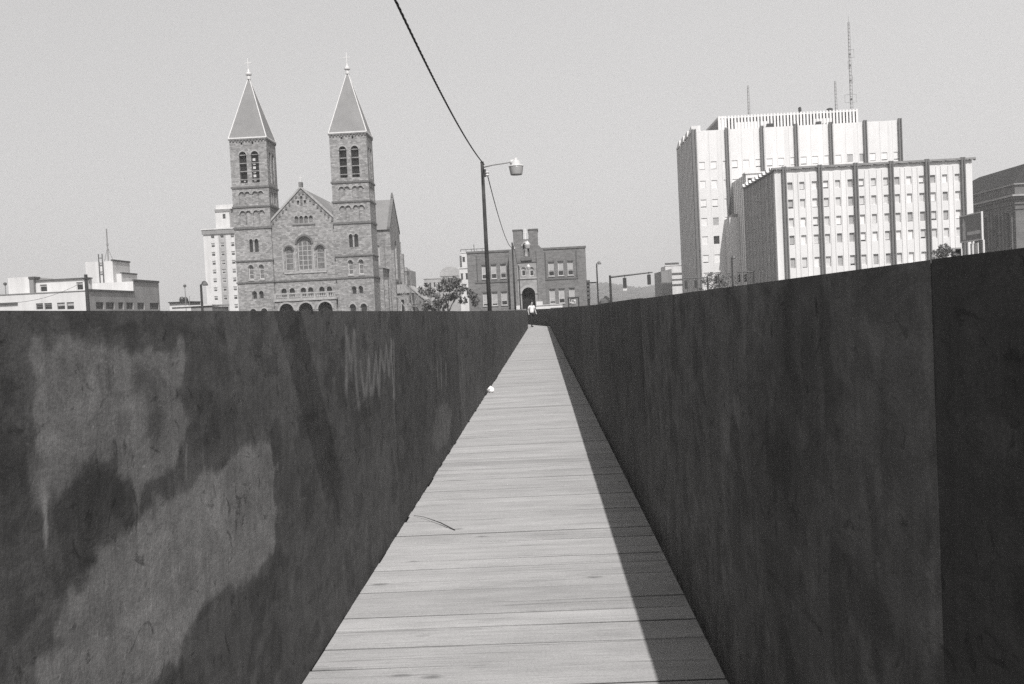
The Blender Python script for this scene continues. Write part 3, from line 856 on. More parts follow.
for px in (476.7, 545.5, 576.5):
    mb.box((sX(px, 262)-.07, SY-.13, zc), (sX(px, 262)+.07, SY-.004, topz-.3), 'dgrey')
for px in (511.2,): mb.box((sX(px, 280)-.16, SY-.2, GZ), (sX(px, 280)+.16, SY-.004, topz-.1), 'void')
mb.build('moulding', S)
random.seed(4)
for o in lw+rw:
    low = o[2] < 2.5
    b = random.choice((.62, .7, .66, .86, .72)); hb2 = MB()
    w_ = pane(f, o, .2, 'window', S, 'glass', 'frame', .06, 0, (.34,), b, 'blind', 'trim')
    hb2.box((o[0]-.06, SY-.06, o[3]+.003), (o[1]+.06, SY-.003, o[3]+.16), 'course'); hb2.build('lintel', w_)
# central tower
TY = SY-1.4
tX = lambda px, py: X_(px, py, TY); tZ = lambda px, py: Z_(px, py, TY)
a0, a1 = tX(513.4, 245), tX(538.2, 245); tt = tZ(526, 230.2); cxs = (a0+a1)/2
f = front(TY)
dr = (tX(522.2, 300), tX(535.4, 300), GZ+.4, tZ(529, 287.3), 1, 1.0)
ni = (tX(522.8, 252), tX(529.3, 252), tZ(526, 257), tZ(526, 243), 1, .5)
wn = [(tX(529.6, 270), tX(533.8, 270), tZ(531, 276), tZ(531, 267), 1, .3), (tX(521.5, 270), tX(525.7, 270), tZ(523, 276), tZ(523, 267), 1, .3)]
mb = MB()
notch = (cxs-.42, cxs+.42, tt-1.25, tt+.01, 0, .4)
wall(mb, f, a0, a1, tZ(526, 262), notch[2], [ni], .5, 'brick')
wall(mb, f, a0-.3, a1+.3, GZ, tZ(526, 262), wn+[dr], .5, 'brick_light')
mb.face([f(x, y, .5) for x, y in [(ni[0], ni[2])]+arch_pts(ni)+[(ni[1], ni[2])]], 'brick')
for p_, q_ in ((a0, notch[0]), (notch[1], a1)): mb.box((p_, TY, notch[2]), (q_, SY+4, tt), 'brick'); mb.box((p_-.08, TY-.08, tt+.003), (q_+.08, SY+4, tt+.16), 'course')
for X0, fn in ((a0, left(a0)), (a1, right(a1))): wall(mb, fn, TY, SY+4, GZ, notch[2], [], .3, 'brick')
mb.face([(notch[0], TY, notch[2]), (notch[1], TY, notch[2]), (notch[1], SY+4, notch[2]), (notch[0], SY+4, notch[2])], 'roofing')
wall(mb, front(SY+4), a0, a1, topz, notch[2], [], .3, 'brick')
# shoulder piers
for s_, e in ((-1, a0), (1, a1)):
    x0, x1 = (e-.75, e+.35) if s_ < 0 else (e-.35, e+.75)
    mb.box((x0, TY-.25, GZ), (x1, SY-.01, tZ(526, 252)), 'brick')
    mb.hull([(x0, TY-.25, tZ(526, 252)), (x1, TY-.25, tZ(526, 252)), (x1, SY-.01, tZ(526, 252)), (x0, SY-.01, tZ(526, 252))], [(e-.1, TY-.06, tZ(526, 246)), (e+.1, TY-.06, tZ(526, 246)), (e+.1, SY-.1, tZ(526, 246)), (e-.1, SY-.1, tZ(526, 246))], 'course')
tw = mb.build('tower', S)
mb = MB(); frame_arch(mb, f, dr, .35, 'trim', .1); mb.build('door_surround', tw)
mb = MB(); frame_arch(mb, f, ni, .22, 'trim', .1)
mb.box((ni[0]-.3, TY-.3, ni[2]-.5), (ni[1]+.3, TY-.004, ni[2]-.02), 'course'); mb.build('niche_trim', tw)
for y0_, y1_, p_, m_ in ((279, 277.8, .12, 'trim'), (262.5, 261.3, .1, 'course')):
    mb = MB(); mb.box((a0-.35, TY-p_, tZ(526, y0_)), (a1+.35, TY-.004, tZ(526, y1_)), m_); mb.build('string_course', tw)
mb = MB(); mb.box((cxs-.08, TY+.12, notch[2]), (cxs+.08, TY+.28, tt+.25), 'copper'); mb.box((cxs-.32, TY+.13, tt-.35), (cxs+.32, TY+.27, tt-.2), 'copper'); mb.build('cross', tw)
st = MB(); nc = (ni[0]+ni[1])/2
st.lathe((nc, TY+.2, ni[2]), [(.3, 0), (.3, .18), (.21, .2), (.23, .6), (.19, 1.0), (.23, 1.25), (.1, 1.4), (.13, 1.5), (.12, 1.62), (.03, 1.72)], 'stone', 10); st.build('statue', tw, True)
for o in wn: pane(f, o, .25, 'window', tw, 'glass', 'frame', .08, 0, (), .4)
do = pane(f, dr, .98, 'door', tw, 'void', None)
mb = MB(); mb.box((dr[0]-1.0, TY-1.6, GZ), (dr[0]-.15, TY-.3, tZ(520, 305.5)), 'white'); mb.box((dr[1]+.12, TY-1.6, GZ), (dr[1]+1.0, TY-.3, tZ(539, 301.5)), 'white'); mb.build('stair_cheek', S)
mb = MB(); mb.tube([(tX(542, 290), SY-.25, GZ), (tX(542, 290), SY-.25, tZ(542, 277))], .1, 'frame', 8); mb.build('drainpipe', S)
mb = MB(); x0, x1 = X_(536, 307, 128), X_(562.5, 306, 128)
mb.box((x0, 128, GZ), (x1, 128.3, Z_(549, 305.1, 128)), 'white'); mb.box((x0, 127.9, Z_(549, 305.1, 128)+.004), (x1, 128.4, Z_(549, 304.5, 128)), 'white')
tag(mb.build('garden_wall'), 'long low white wall in front of the brick school', 'wall')

# ================================================================== offices
def office(root, Y, xL, xR, top, cols, floors, bay_px, pilw, wx, depth_to, skip=None, name='facade'):
    pass
OA = thing('office_block', 'lower white office block with dark full-height pilasters and rows of windows', 'office building', (66, 193, GZ))
AY = 193.0; ax = lambda px, py: X_(px, py, AY); az_ = lambda px, py: Z_(px, py, AY)
AX0, AX1 = ax(774.3, 172.5), ax(971.8, 163); ATOP = az_(800, 168.8)
acol = [ax(px, 200) for px in (784.6, 820.3, 856, 891.6, 927.4, 963.2)]
bay = (acol[-1]-acol[0])/5
rows = [(az_(802, 189.8), az_(802, 181.8)), (az_(802, 208.2), az_(802, 199)), (az_(802, 227), az_(802, 217.6)), (az_(802, 244.6), az_(802, 235.2)), (az_(802, 268), az_(802, 257.6))]
fl = rows[3][0]-rows[4][0]
rows += [(rows[4][0]-fl*k, rows[4][1]-fl*k) for k in (1, 2)]
f = front(AY)
ops = []; strips = []
for i, c in enumerate(acol):
    for q, t in enumerate((.165, .50, .85)):
        x = c+bay*t
        if x > AX1-.8: continue
        if i == 5: continue
        strips.append(x)
        for r, (z0, z1) in enumerate(rows):
            ops.append((x-.5, x+.5, z0, z1, 0, .35, i, q, r))
mb = MB(); wall(mb, f, AX0, AX1, GZ, ATOP, ops, .22, 'panel')
lops = []
L0, L1 = AY, 221.0
for c in range(8):
    for r in range(8):
        y = L0+3.2+c*3.25; z = 4.2+r*2.75
        lops.append((y-.22, y+.22, z, z+1.2, 0, .25))
wall(mb, left(AX0), L0, L1, GZ, ATOP, lops, .25, 'panel'); wall(mb, right(AX1), L0, L1, GZ, ATOP, [], .25, 'panel'); wall(mb, front(L1), AX0, AX1, GZ, ATOP, [], .2, 'panel')
mb.face([(AX0, L0, ATOP), (AX1, L0, ATOP), (AX1, L1, ATOP), (AX0, L1, ATOP)], 'roofing')
wa = mb.build('wall', OA)
random.seed(12)
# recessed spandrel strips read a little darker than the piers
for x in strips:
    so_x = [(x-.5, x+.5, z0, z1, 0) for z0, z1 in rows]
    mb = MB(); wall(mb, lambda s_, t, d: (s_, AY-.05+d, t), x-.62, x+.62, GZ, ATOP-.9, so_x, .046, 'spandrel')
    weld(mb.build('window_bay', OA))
    for x_ in (x-.72, x+.72):
        mb = MB(); mb.box((x_-.07, AY-.13, GZ), (x_+.07, AY-.003, ATOP-.9), 'panel'); mb.build('facade_rib', OA)
def block_window(o, parent, fn, k):
    b = random.choice((.9, .94, 1, 1, 1, 1, 1, .97, .8)); m_ = random.choice(('blind2', 'blind2', 'blind', 'blind3', 'blind3'))
    return pane(fn, o, .3, 'window', parent, 'glass', 'frame', .05, 0, (), min(b, .985), m_)
for o in ops:
    if o[8] < 5 or (o[6] < 1): block_window(o, OA, f, 0)
mb = MB()
for o in ops:
    if not (o[8] < 5 or o[6] < 1): mb.face([f(x, y, .3) for x, y in ((o[0], o[2]), (o[1], o[2]), (o[1], o[3]), (o[0], o[3]))], 'glass')
for o in lops: 
    fn = left(AX0); mb.face([fn(x, y, .2) for x, y in ((o[0], o[2]), (o[1], o[2]), (o[1], o[3]), (o[0], o[3]))], 'glass')
tag(mb.build('hidden_window', OA), None, None, kind='stuff')
for c in acol:
    mb = MB(); mb.box((c-.42, AY-.75, GZ), (c-.10, AY-.004, ATOP+.55), 'mullion'); mb.box((c+.10, AY-.75, GZ), (c+.36, AY-.004, ATOP+.55), 'mullion'); mb.box((c-.099, AY-.45, GZ), (c+.099, AY-.005, ATOP+.5), 'grey'); mb.build('pilaster', OA)
mb = MB()
# scalloped roof edge: shallow vaults between the pilasters
x0s = [AX0-.6]+acol+[AX1+.6]
for a, b in zip(x0s, x0s[1:]):
    n = 8
    for i in range(n):
        p, q = a+(b-a)*i/n, a+(b-a)*(i+1)/n
        h = lambda u: .22*abs(math.sin(math.pi*3*(u-a)/max(b-a, .1)))
        lo = [(p, AY-.55, ATOP+.05), (q, AY-.55, ATOP+.05), (q, AY-.55, ATOP+.42), (p, AY-.55, ATOP+.42)]
        lo = [(p, AY-.55, ATOP-.12+h(p)), (q, AY-.55, ATOP-.12+h(q)), (q, AY-.55, ATOP+.42), (p, AY-.55, ATOP+.42)]
        mb.hull(lo, [(x, AY+.3, z) for x, y, z in lo], 'grey')
mb.build('roof_edge', OA)
mb = MB()
for c in range(9):
    y = L0+1.55+c*3.25
    if y > L1: break
    mb.box((AX0-.22, y-.14, GZ), (AX0-.004, y+.14, ATOP+.25), 'concrete')
    a = [(AX0-.55, y-.9, ATOP+.1), (AX0-.55, y+.9, ATOP+.1), (AX0-.55, y+.5, ATOP+.75), (AX0-.55, y-.2, ATOP+.75)]
    mb.hull(a, [(AX0+1.2, yy, z) for x, yy, z in a], 'panel')
for c in range(8):
    y = L0+3.2+c*3.25
    for d in (-.55, .55): mb.box((AX0-.12, y+d-.05, GZ), (AX0-.003, y+d+.05, ATOP), 'grey')
mb.box((AX0-.45, L0+.2, ATOP-.25), (AX0-.005, L1, ATOP-.02), 'mullion')
mb.build('side_rib', OA)
# taller link behind it
BX, BY = 49.1, 226.5
BT = Z_(741, 174.7, 227.5)
mb = MB()
bo_ = (X_(748, 190, BY), X_(757, 190, BY), 24.0, BT-1.0, 0, .5)
wall(mb, front(BY), BX, BX+34, GZ, BT, [bo_], .5, 'panel'); wall(mb, left(BX), BY, 242.9, GZ, BT, [], .5, 'panel'); wall(mb, right(BX+34), BY, 242.9, GZ, BT, [], .5, 'panel')
mb.face([(BX, BY, BT), (BX+34, BY, BT), (BX+34, 242.9, BT), (BX, 242.9, BT)], 'roofing')
mb.face([front(BY)(x, y, .5) for x, y in ((bo_[0], bo_[2]), (bo_[1], bo_[2]), (bo_[1], bo_[3]), (bo_[0], bo_[3]))], 'grey')
for k in range(8): mb.box((BX-.07, BY+.8+k*2.0, GZ), (BX-.004, BY+.88+k*2.0, BT-.1), 'dgrey')
mb.box((BX-.25, BY-.25, BT+.003), (BX+34, BY+3, BT+.35), 'panel')
mb.build('link_wing', OA)

mb = MB(); WX, WY, WT = 46.9, 236.5, 21.0
mb.box((WX, WY, GZ), (BX-.01, 242.95, WT), 'panel'); mb.box((WX+.8, WY+.8, WT), (BX-.02, 242.9, WT+.8), 'grey')
for k in range(4): mb.box((WX-.07, WY+.9+k*1.5, GZ), (WX-.004, WY+.98+k*1.5, WT), 'dgrey')
mb.build('low_wing', OA)
OT = thing('office_tower', 'tall white office tower with a louvred screen and masts on its roof', 'office building', (70, 255, GZ))
TY_ = 243.0; tx_ = lambda px, py: X_(px, py, TY_); tz_ = lambda px, py: Z_(px, py, TY_)
T0, T1 = tx_(694, 150), tx_(902, 150); TT = tz_(762, 127.5)
tcol = [tx_(p, 145) for p in (694.2, 726.9, 761.9, 796, 830.8, 865.2, 900)]
tb = (tcol[-1]-tcol[0])/6
f = front(TY_)
trow = [(tz_(711, y+8), tz_(711, y)) for y in (161.6, 180.4, 199.3, 217.8, 236.2, 254.8, 272.6)]
ops = []
for i, c in enumerate(tcol[:-1]):
    for q, t in enumerate((.21, .56, .93)):
        x = c+tb*t*.97
        for r, (z0, z1) in enumerate(trow):
            if r > 1 and i > 1: continue
            ops.append((x-.72, x+.72, z0, z1, 0, .3, i, q, r))
mb = MB(); wall(mb, f, T0, T1, GZ, TT, ops, .3, 'panel')
TB = 272.0
wall(mb, left(T0), TY_, TB, GZ, TT, [], .3, 'panel'); wall(mb, right(T1), TY_, TB, GZ, TT, [], .3, 'panel'); wall(mb, front(TB), T0, T1, GZ, TT, [], .3, 'panel')
mb.face([(T0, TY_, TT), (T1, TY_, TT), (T1, TB, TT), (T0, TB, TT)], 'roofing')
mb.build('wall', OT)
mb = MB()
for i, c in enumerate(tcol[:-1]):
    for t in (.21, .56, .93):
        x = c+tb*t*.97
        so_x = [(x-.72, x+.72, z0, z1, 0) for z0, z1 in trow[:7 if i < 2 else 2]]
        mb = MB(); wall(mb, lambda s_, t_, d: (s_, TY_-.06+d, t_), x-.95, x+.95, GZ if i < 2 else 24, TT-.1, so_x, .056, 'spandrel')
        weld(mb.build('window_bay', OT))
random.seed(5)
for o in ops:
    dark = (o[6] == 0 and o[7] == 1 and o[8] == 4)
    if dark: pane(f, o, .25, 'window', OT, 'glass', 'mullion', .06, 0)
    else: pane(f, o, .12, 'window', OT, 'glass', 'frame', .06, 0, (), random.choice((.985, .985, .95, .85, .9)), random.choice(('blind2', 'blind2', 'blind2', 'blind')))
for i, c in enumerate(tcol):
    mb = MB(); w = .62 if i == 0 else .45
    mb.box((c-w, TY_-.9, GZ), (c-.12, TY_-.004, TT+.35), 'mullion'); mb.box((c+.12, TY_-.9, GZ), (c+w*.75, TY_-.004, TT+.35), 'mullion'); mb.box((c-.119, TY_-.5, GZ), (c+.119, TY_-.005, TT+.2), 'grey'); mb.build('pilaster', OT)
mb = MB()
for k in range(14):
    y = TY_+1.2+k*2.1
    if y > TB: break
    mb.box((T0-.12, y-.08, GZ), (T0-.004, y+.1, TT), 'grey' if k % 2 else 'concrete')
for k in range(4):
    y = TY_+1.0+k*7
    a = [(T0-.3, y, TT+.01), (T0-.3, y+6.4, TT+.01), (T0-.3, y+2.6, TT+1.2), (T0-.3, y, TT+1.5)]; mb.hull(a, [(T0+2, yy, z) for x, yy, z in a], 'panel')
mb.build('side_rib', OT)
# louvred plant screen
PY0 = 251.0; px_ = lambda p, y: X_(p, y, PY0)
P0, P1, PZ0, PZ1 = px_(719, 122), px_(857, 118), TT+.2, Z_(788, 112.6, PY0)
mb = MB()
n = 42; st_ = (P1-P0)/n
for k in range(n+1): mb.box((P0+k*st_-.25, PY0-.1, PZ0), (P0+k*st_+.25, PY0+.1, PZ1), 'screen')
mb.box((P0, PY0-.06, PZ1-.6), (P1, PY0+.05, PZ1-.35), 'screen')
mb.box((P0, PY0-.06, PZ0+.5), (P1, PY0+.05, PZ0+.75), 'screen')
for a, b, z0, z1 in ((.12, .28, .25, .62), (.70, .82, .30, .58), (.3, .36, .3, .6)):
    mb.box((P0+(P1-P0)*a, PY0+.11, PZ0+(PZ1-PZ0)*z0), (P0+(P1-P0)*b, PY0+.25, PZ0+(PZ1-PZ0)*z1), 'screen')
mb.box((P0, PY0+.1, PZ0), (P0+1.6, PY0+.2, PZ1), 'screen')
for k in range(20): mb.box((P0-.1, PY0+.2+k*.95, PZ0), (P0+.1, PY0+.7+k*.95, PZ1), 'grey')  # left side slats in a darker grey, painting in that side's shade
mb.build('louvre_screen', OT)
mb = MB(); mb.box((P0+.3, PY0+.5, PZ0), (P1-.1, PY0+14, PZ1-.5), 'black'); mb.build('plant_room', OT)  # near-black so the gaps between slats read dark, shade painted in
mb = MB()
for p, y0, y1, w in ((769, 130, 124.5, 1.6), (817.5, 127.5, 122.5, 1.2)):
    mb.box((px_(p, 127)-w*.5, PY0-1.4, TT), (px_(p, 127)+w*.5, PY0-.4, Z_(p, y1, PY0)), 'black')
for p, y in ((801, 106), (831, 107)):
    c = Vector((px_(p, 110), PY0+1.1, PZ1-1.3)); h = Z_(p, y, PY0)-c.z
    r = .42 if p == 801 else .8
    mb.lathe(c, [(.3, 0), (.3, h*.6), (r, h*.65), (r, h*.9), (.15, h)], 'black', 10)
mb.build('roof_vent', OT)
def mast(px, y1, r, label, stays=()):
    c = Vector((px_(px, 110), PY0+2.0, PZ1-1.2)); h = Z_(px, y1, PY0)-c.z
    t = thing('radio_mast', label, 'antenna', c, 'masts on the office tower roof')
    mb = MB()
    for k in range(3):
        a = 2*math.pi*k/3; mb.tube([c+Vector((r*math.cos(a), r*math.sin(a), 0)), c+Vector((r*.6*math.cos(a), r*.6*math.sin(a), h))], .055, 'grey', 5)
    n = max(4, int(h/.9))
    for k in range(n):
        z = h*k/n; q = r*(1-.4*k/n)
        for j in range(3):
            a, b = 2*math.pi*j/3, 2*math.pi*(j+1)/3
            mb.tube([c+Vector((q*math.cos(a), q*math.sin(a), z)), c+Vector((q*math.cos(b), q*math.sin(b), z+h/n*.5))], .035, 'grey', 4)
    mb.build('lattice', t)
    if stays:
        mb = MB()
        for z, s_, w in stays:
            zz = c.z+h*z
            mb.tube([(c.x, c.y, zz), (c.x+s_*w, c.y, zz), (c.x+s_*w, c.y, zz+2.0), (c.x, c.y, zz+2.0)], .05, 'grey', 4)
            mb.box((c.x-.18, c.y-.18, zz+.6), (c.x+.18, c.y+.18, zz+1.0), 'dgrey')
        mb.tube([(c.x, c.y, c.z+h*.97), (c.x, c.y, c.z+h*1.06)], .04, 'grey', 4)
        mb.build('aerial', t)
mast(750.5, 83.5, .34, 'thin lattice radio mast alone at the left of the tower roof')
mast(838.6, 79.0, .34, 'short lattice radio mast beside the tallest one on the tower roof')
mast(854.2, 19.5, .42, 'tallest radio mast with square aerials on the tower roof', ((.62, 1, 1.1), (.14, 1, 1.3), (.14, -1, 1.6), (.5, -1, .5), (.34, 1, .5)))

# ================================================================== courthouse at the right edge
QY = 230.0; QX = X_(1015.6, 215, QY)
Q = thing('courthouse', 'grand stone building with a dark hipped roof at the right edge', 'building', (QX+20, QY+25, GZ))
qz = lambda y: Z_(1015.6, y, QY)
f, l_ = front(QY), left(QX)
QB = 285.0; et = qz(183.5)
lo_ = []
for px in (986.2, 997.0, 1008.6):
    y = onx(px, 228, QX)[0]; lo_.append((y-.8, y+.8, qz(246), qz(213), 0, .7))
d = lo_[0][0]-lo_[1][0]
lo_ += [(lo_[0][0]+d*k, lo_[0][1]+d*k, lo_[0][2], lo_[0][3], 0, .7) for k in (1, 2, 3)]
mb = MB(); wall(mb, l_, QY, QB, GZ, et, lo_, .7, 'sandstone')
fo = [(QX+4+6*k, QX+5.8+6*k, qz(246), qz(213), 0, .7) for k in range(6)]
wall(mb, f, QX, QX+42, GZ, et, fo, .7, 'sandstone'); wall(mb, right(QX+42), QY, QB, GZ, et, [], .7, 'sandstone'); wall(mb, front(QB), QX, QX+42, GZ, et, [], .7, 'sandstone')
mb.build('wall', Q)
for o in lo_: pane(l_, o, .6, 'window', Q, 'glass', 'dgrey', .1, 1, (.3, .6))
for o in fo: pane(f, o, .6, 'window', Q, 'glass', 'dgrey', .1, 1, (.3, .6))
mb = MB()
for y0, y1, p in ((196.4, 194.6, 1.1), (199.0, 197.0, .5), (204, 203, .3), (184.6, 183.3, .45), (209, 208.2, .25)):
    z0, z1 = qz(y0), qz(y1); mb.box((QX-p, QY-p, z0), (QX+42+p, QB+p, z1), 'concrete' if p in (1.1, .45) else 'sandstone')
for o in lo_:
    for s_ in (-1, 1): mb.box((QX-.45, (o[0]+o[1])/2+s_*d*.36-.45, GZ), (QX-.004, (o[0]+o[1])/2+s_*d*.36+.45, qz(206)), 'sandstone')
    mb.box((QX-.3, o[0]-.4, o[3]+.3), (QX-.004, o[1]+.4, o[3]+1.2), 'sandstone')
mb.build('cornice', Q)
mb = MB(); rz = Z_(1016, 166, QY+20)
mb.hull([(QX-.5, QY-.5, et), (QX+42.5, QY-.5, et), (QX+42.5, QB+.5, et), (QX-.5, QB+.5, et)], [(QX+10.5, QY+15, rz), (QX+31, QY+15, rz), (QX+31, QB-14, rz), (QX+10.5, QB-14, rz)], 'darkroof'); mb.build('roof', Q)

# ================================================================== low white building at the left
LX = X_(89, 300, 120); LT = Z_(89, 291, 120)
B = thing('flat_roofed_building', 'low white flat-roofed building with stepped rooftop blocks behind the left fence', 'building', (LX-8, 130, GZ))
ly = lambda px: onx(px, 298, LX)[0]
f, r_ = front(120), right(LX)
bx = lambda px, y: X_(px, y, 120); bz = lambda px, y: Z_(px, y, 120)
fo = [(bx(36, 306), bx(43, 306), bz(40, 309.5), bz(40, 303.3), 0, .2), (bx(44.5, 306), bx(52, 306), bz(48, 309.5), bz(48, 303), 0, .2), (bx(57.2, 306), bx(65, 306), bz(61, 309.5), bz(61, 302.6), 0, .2), (bx(66.8, 306), bx(74, 306), bz(70, 309.5), bz(70, 302.2), 0, .2)]
Y3 = ly(134); Y4 = ly(159.5)
so_ = [(ly(a), ly(b), bz(89, 309.5), bz(89, 302), 0, .25) for a, b in ((95.5, 103.5), (105.5, 114), (118, 123), (126, 133))]
so2 = [(ly(a), ly(b), bz(89, 310), bz(89, 302), 0, .25) for a, b in ((137, 144), (149.5, 158.5))]
mb = MB(); wall(mb, f, bx(-40, 300), LX, GZ, LT, fo, .2, 'white'); wall(mb, r_, 120, Y3, GZ, LT, so_, .25, 'concrete')  # right side walls greyer than the front, their shade put into the colour
T3 = Z_(134, 281.3, Y3)
wall(mb, r_, Y3, Y4, GZ, T3, so2, .25, 'concrete'); wall(mb, front(Y3), X_(90, 285, Y3), LX, LT-.5, T3, [], .2, 'white')
mb.face([(bx(-40, 300), 120, LT), (LX, 120, LT), (LX, Y3, LT), (bx(-40, 300), Y3, LT)], 'roofing')
mb.face([(X_(90, 285, Y3), Y3, T3), (LX, Y3, T3), (LX, Y4, T3), (X_(90, 285, Y3), Y4, T3)], 'roofing')
wb_ = mb.build('wall', B)
for o in fo: pane(f, o, .16, 'window', B, 'glass', 'grey', .06, 0, (.5,), .45 if o in fo[2:] else .25, 'blind')
for o in so_+so2: pane(r_, o, .2, 'window', B, 'glass', 'grey', .08, 1, ())
mb = MB()
mb.box((LX-.12, 119.95, LT+.003), (LX+.12, Y3, LT+.25), 'dgrey'); mb.box((LX-.12, Y3+.05, T3+.003), (LX+.12, Y4, T3+.3), 'dgrey')
mb.box((bx(-40, 300), 119.93, LT+.003), (LX-.2, 120.3, LT+.12), 'grey'); mb.build('coping', B)
mb = MB()
YT = Y3+2.5; zt = Z_(100, 261.5, YT); x1 = X_(113.2, 275, YT); x0 = X_(86, 275, YT)
e1 = onx(130, 270, x1)[0]
mb.box((x0, YT, LT-.2), (x1, e1, zt), 'white'); mb.box((x1-.2, YT-.05, zt+.003), (x1+.1, e1+.1, zt+.22), 'dgrey')
YU = Y3+3.5; x2 = X_(121.5, 278, YU); zu = Z_(121, 273.6, YU); e2 = onx(137, 276, x2)[0]
mb.box((x1+.01, YU, T3-.2), (x2, e2, zu), 'white'); mb.box((x2-.2, YU, zu+.003), (x2+.1, e2, zu+.2), 'dgrey')
mb.build('rooftop_block', B)
mb = MB(); yl = YT-.25; xa, xb = X_(99.3, 270, yl), X_(103, 270, yl)
for x in (xa, xb): mb.tube([(x, yl, LT), (x, yl, Z_(100, 254, yl))], .07, 'dgrey', 6)
for y in (258.5, 263.5, 272.5, 284): mb.box((xa, yl-.05, Z_(101, y, yl)), (xb, yl+.05, Z_(101, y, yl)+.12), 'dgrey')
mb.build('roof_ladder', B)
mb = MB(); YS = 123.5; g_ = lambda p, y: (X_(p, y, YS), Z_(p, y, YS))
uo = [(g_(40, 288)[0], g_(47, 288)[0], g_(43, 291.8)[1], g_(43, 284.5)[1], 0, .2), (g_(76.5, 286)[0], g_(83, 286)[0], g_(80, 290)[1], g_(80, 282)[1], 0, .2)]
UT = g_(60, 280)[1]
wall(mb, front(YS), g_(35, 285)[0], g_(88.5, 285)[0], LT-.1, UT, uo, .2, 'white'); mb.box((g_(35, 285)[0], YS+.3, LT), (g_(88.5, 285)[0], YS+1.0, UT-.01), 'white')
mb.box((g_(35, 285)[0], YS-.2, UT), (g_(89.5, 285)[0], YS+1.0, UT+.16), 'dgrey')
mb.box((g_(10.5, 280)[0], YS-.6, LT-.1), (g_(31.4, 280)[0], YS+5.5, g_(20, 277.6)[1]), 'white'); mb.box((g_(31.4, 280)[0]+.01, YS-.55, LT-.1), (g_(35.5, 280)[0], YS+1, g_(33, 279)[1]), 'grey'); mb.box((g_(31, 280)[0], YS-.65, g_(33, 279)[1]+.01), (g_(36.5, 280)[0], YS+1, g_(33, 279)[1]+.28), 'dgrey')  # grey box paints in the shaded right side of the white block
up_ = mb.build('upper_storey', B)
for o in uo: pane(front(YS), o, .18, 'window', up_, 'glass', 'frame', .05, 0, (), .3, 'blind')
mb = MB(); mb.box((bx(-40, 300), 119.75, bz(10, 304.0)), (bx(18, 303), 119.9, bz(10, 302.6)), 'dgrey'); mb.build('canopy', B)
c = Vector((X_(108, 255, YT+2), YT+2, zt-.02))
mb = MB(); mb.tube([c, c+Vector((0, 0, Z_(108, 228.5, YT+2)-zt))], .09, 'grey', 6); mb.tube([c+Vector((0, 0, (Z_(108, 228.5, YT+2)-zt)*.5)), c+Vector((0, 0, (Z_(108, 228.5, YT+2)-zt)*.56))], .14, 'grey', 6)
for s_ in (-1, 1): mb.tube([c+Vector((0, 0, 2.2)), c+Vector((s_*.7, .2, 0))], .04, 'grey', 5)
tag(mb.build('roof_aerial'), 'thin pole aerial on the stepped white building', 'antenna')
# utility pole in front of it
P = thing('utility_pole', 'short dark leaning utility pole in front of the low white building', 'pole', (X_(88, 308, 112), 112, GZ))
mb = MB(); mb.tube([(X_(88.6, 312, 112), 112, GZ), (X_(85.8, 276, 112), 112, Z_(85.8, 274.5, 112))], [.24, .19], 'black', 10); mb.build('pole', P)
mb = MB(); a, b = Vector((X_(83.5, 279, 112), 111.75, Z_(83.5, 279.3, 112))), Vector((X_(90, 278.6, 112), 111.75, Z_(90, 278.6, 112))); mb.box(a, (b.x, b.y+.1, a.z+.14), 'wood_pole'); mb.build('crossarm', P)
mb = MB()
a0_, a1_ = Vector((X_(85.8, 281, 112), 111.7, Z_(85.8, 281, 112))), Vector((X_(-30, 300, 100), 100, Z_(-30, 300, 100)))
mb.tube([a0_.lerp(a1_, t)-Vector((0, 0, 1.2*4*t*(1-t))) for t in [k/16 for k in range(17)]], .02, 'rubber', 5)
tag(mb.build('overhead_wire'), 'thin sagging wire running left from the short dark utility pole', 'cable')
# white shed and poles beside it
D = thing('white_shed', 'long low white shed with a flat roof left of the church', 'shed', (X_(190, 308, 150), 152, GZ))
hx = lambda p, y: X_(p, y, 150); hzz = lambda p, y: Z_(p, y, 150)
mb = MB(); mb.box((hx(172, 308), 150, GZ), (hx(191, 308), 158, hzz(182, 307)), 'white'); mb.box((hx(191, 308)+.01, 150.05, GZ), (hx(212, 308), 158, hzz(200, 307)), 'grey'); mb.build('wall', D)
mb = MB(); mb.box((hx(172, 308)-.1, 149.8, hzz(182, 307)+.01), (hx(212.6, 308), 158.2, hzz(182, 305.8)), 'white'); mb.build('roof', D)
D2 = thing('small_kiosk', 'small white kiosk with a dark flat roof behind the low shed', 'kiosk', (X_(178, 304, 170), 170, GZ))
mb = MB(); kx = lambda p: X_(p, 304, 170); kz = lambda y: Z_(180, y, 170)
mb.box((kx(169.5), 170, GZ), (kx(188.5), 176, kz(302.6)), 'white'); mb.build('wall', D2)
mb = MB(); mb.box((kx(169), 169.6, kz(302.6)+.01), (kx(190), 176.4, kz(301.6)), 'black'); mb.lathe((kx(178), 172, kz(301.6)), [(.45, 0), (.5, .5), (.3, .85), (.2, .9)], 'black', 8); mb.lathe((kx(181), 172.4, kz(301.6)), [(.5, 0), (.45, .5), (.2, .85), (.1, .9)], 'black', 8); mb.build('roof', D2)

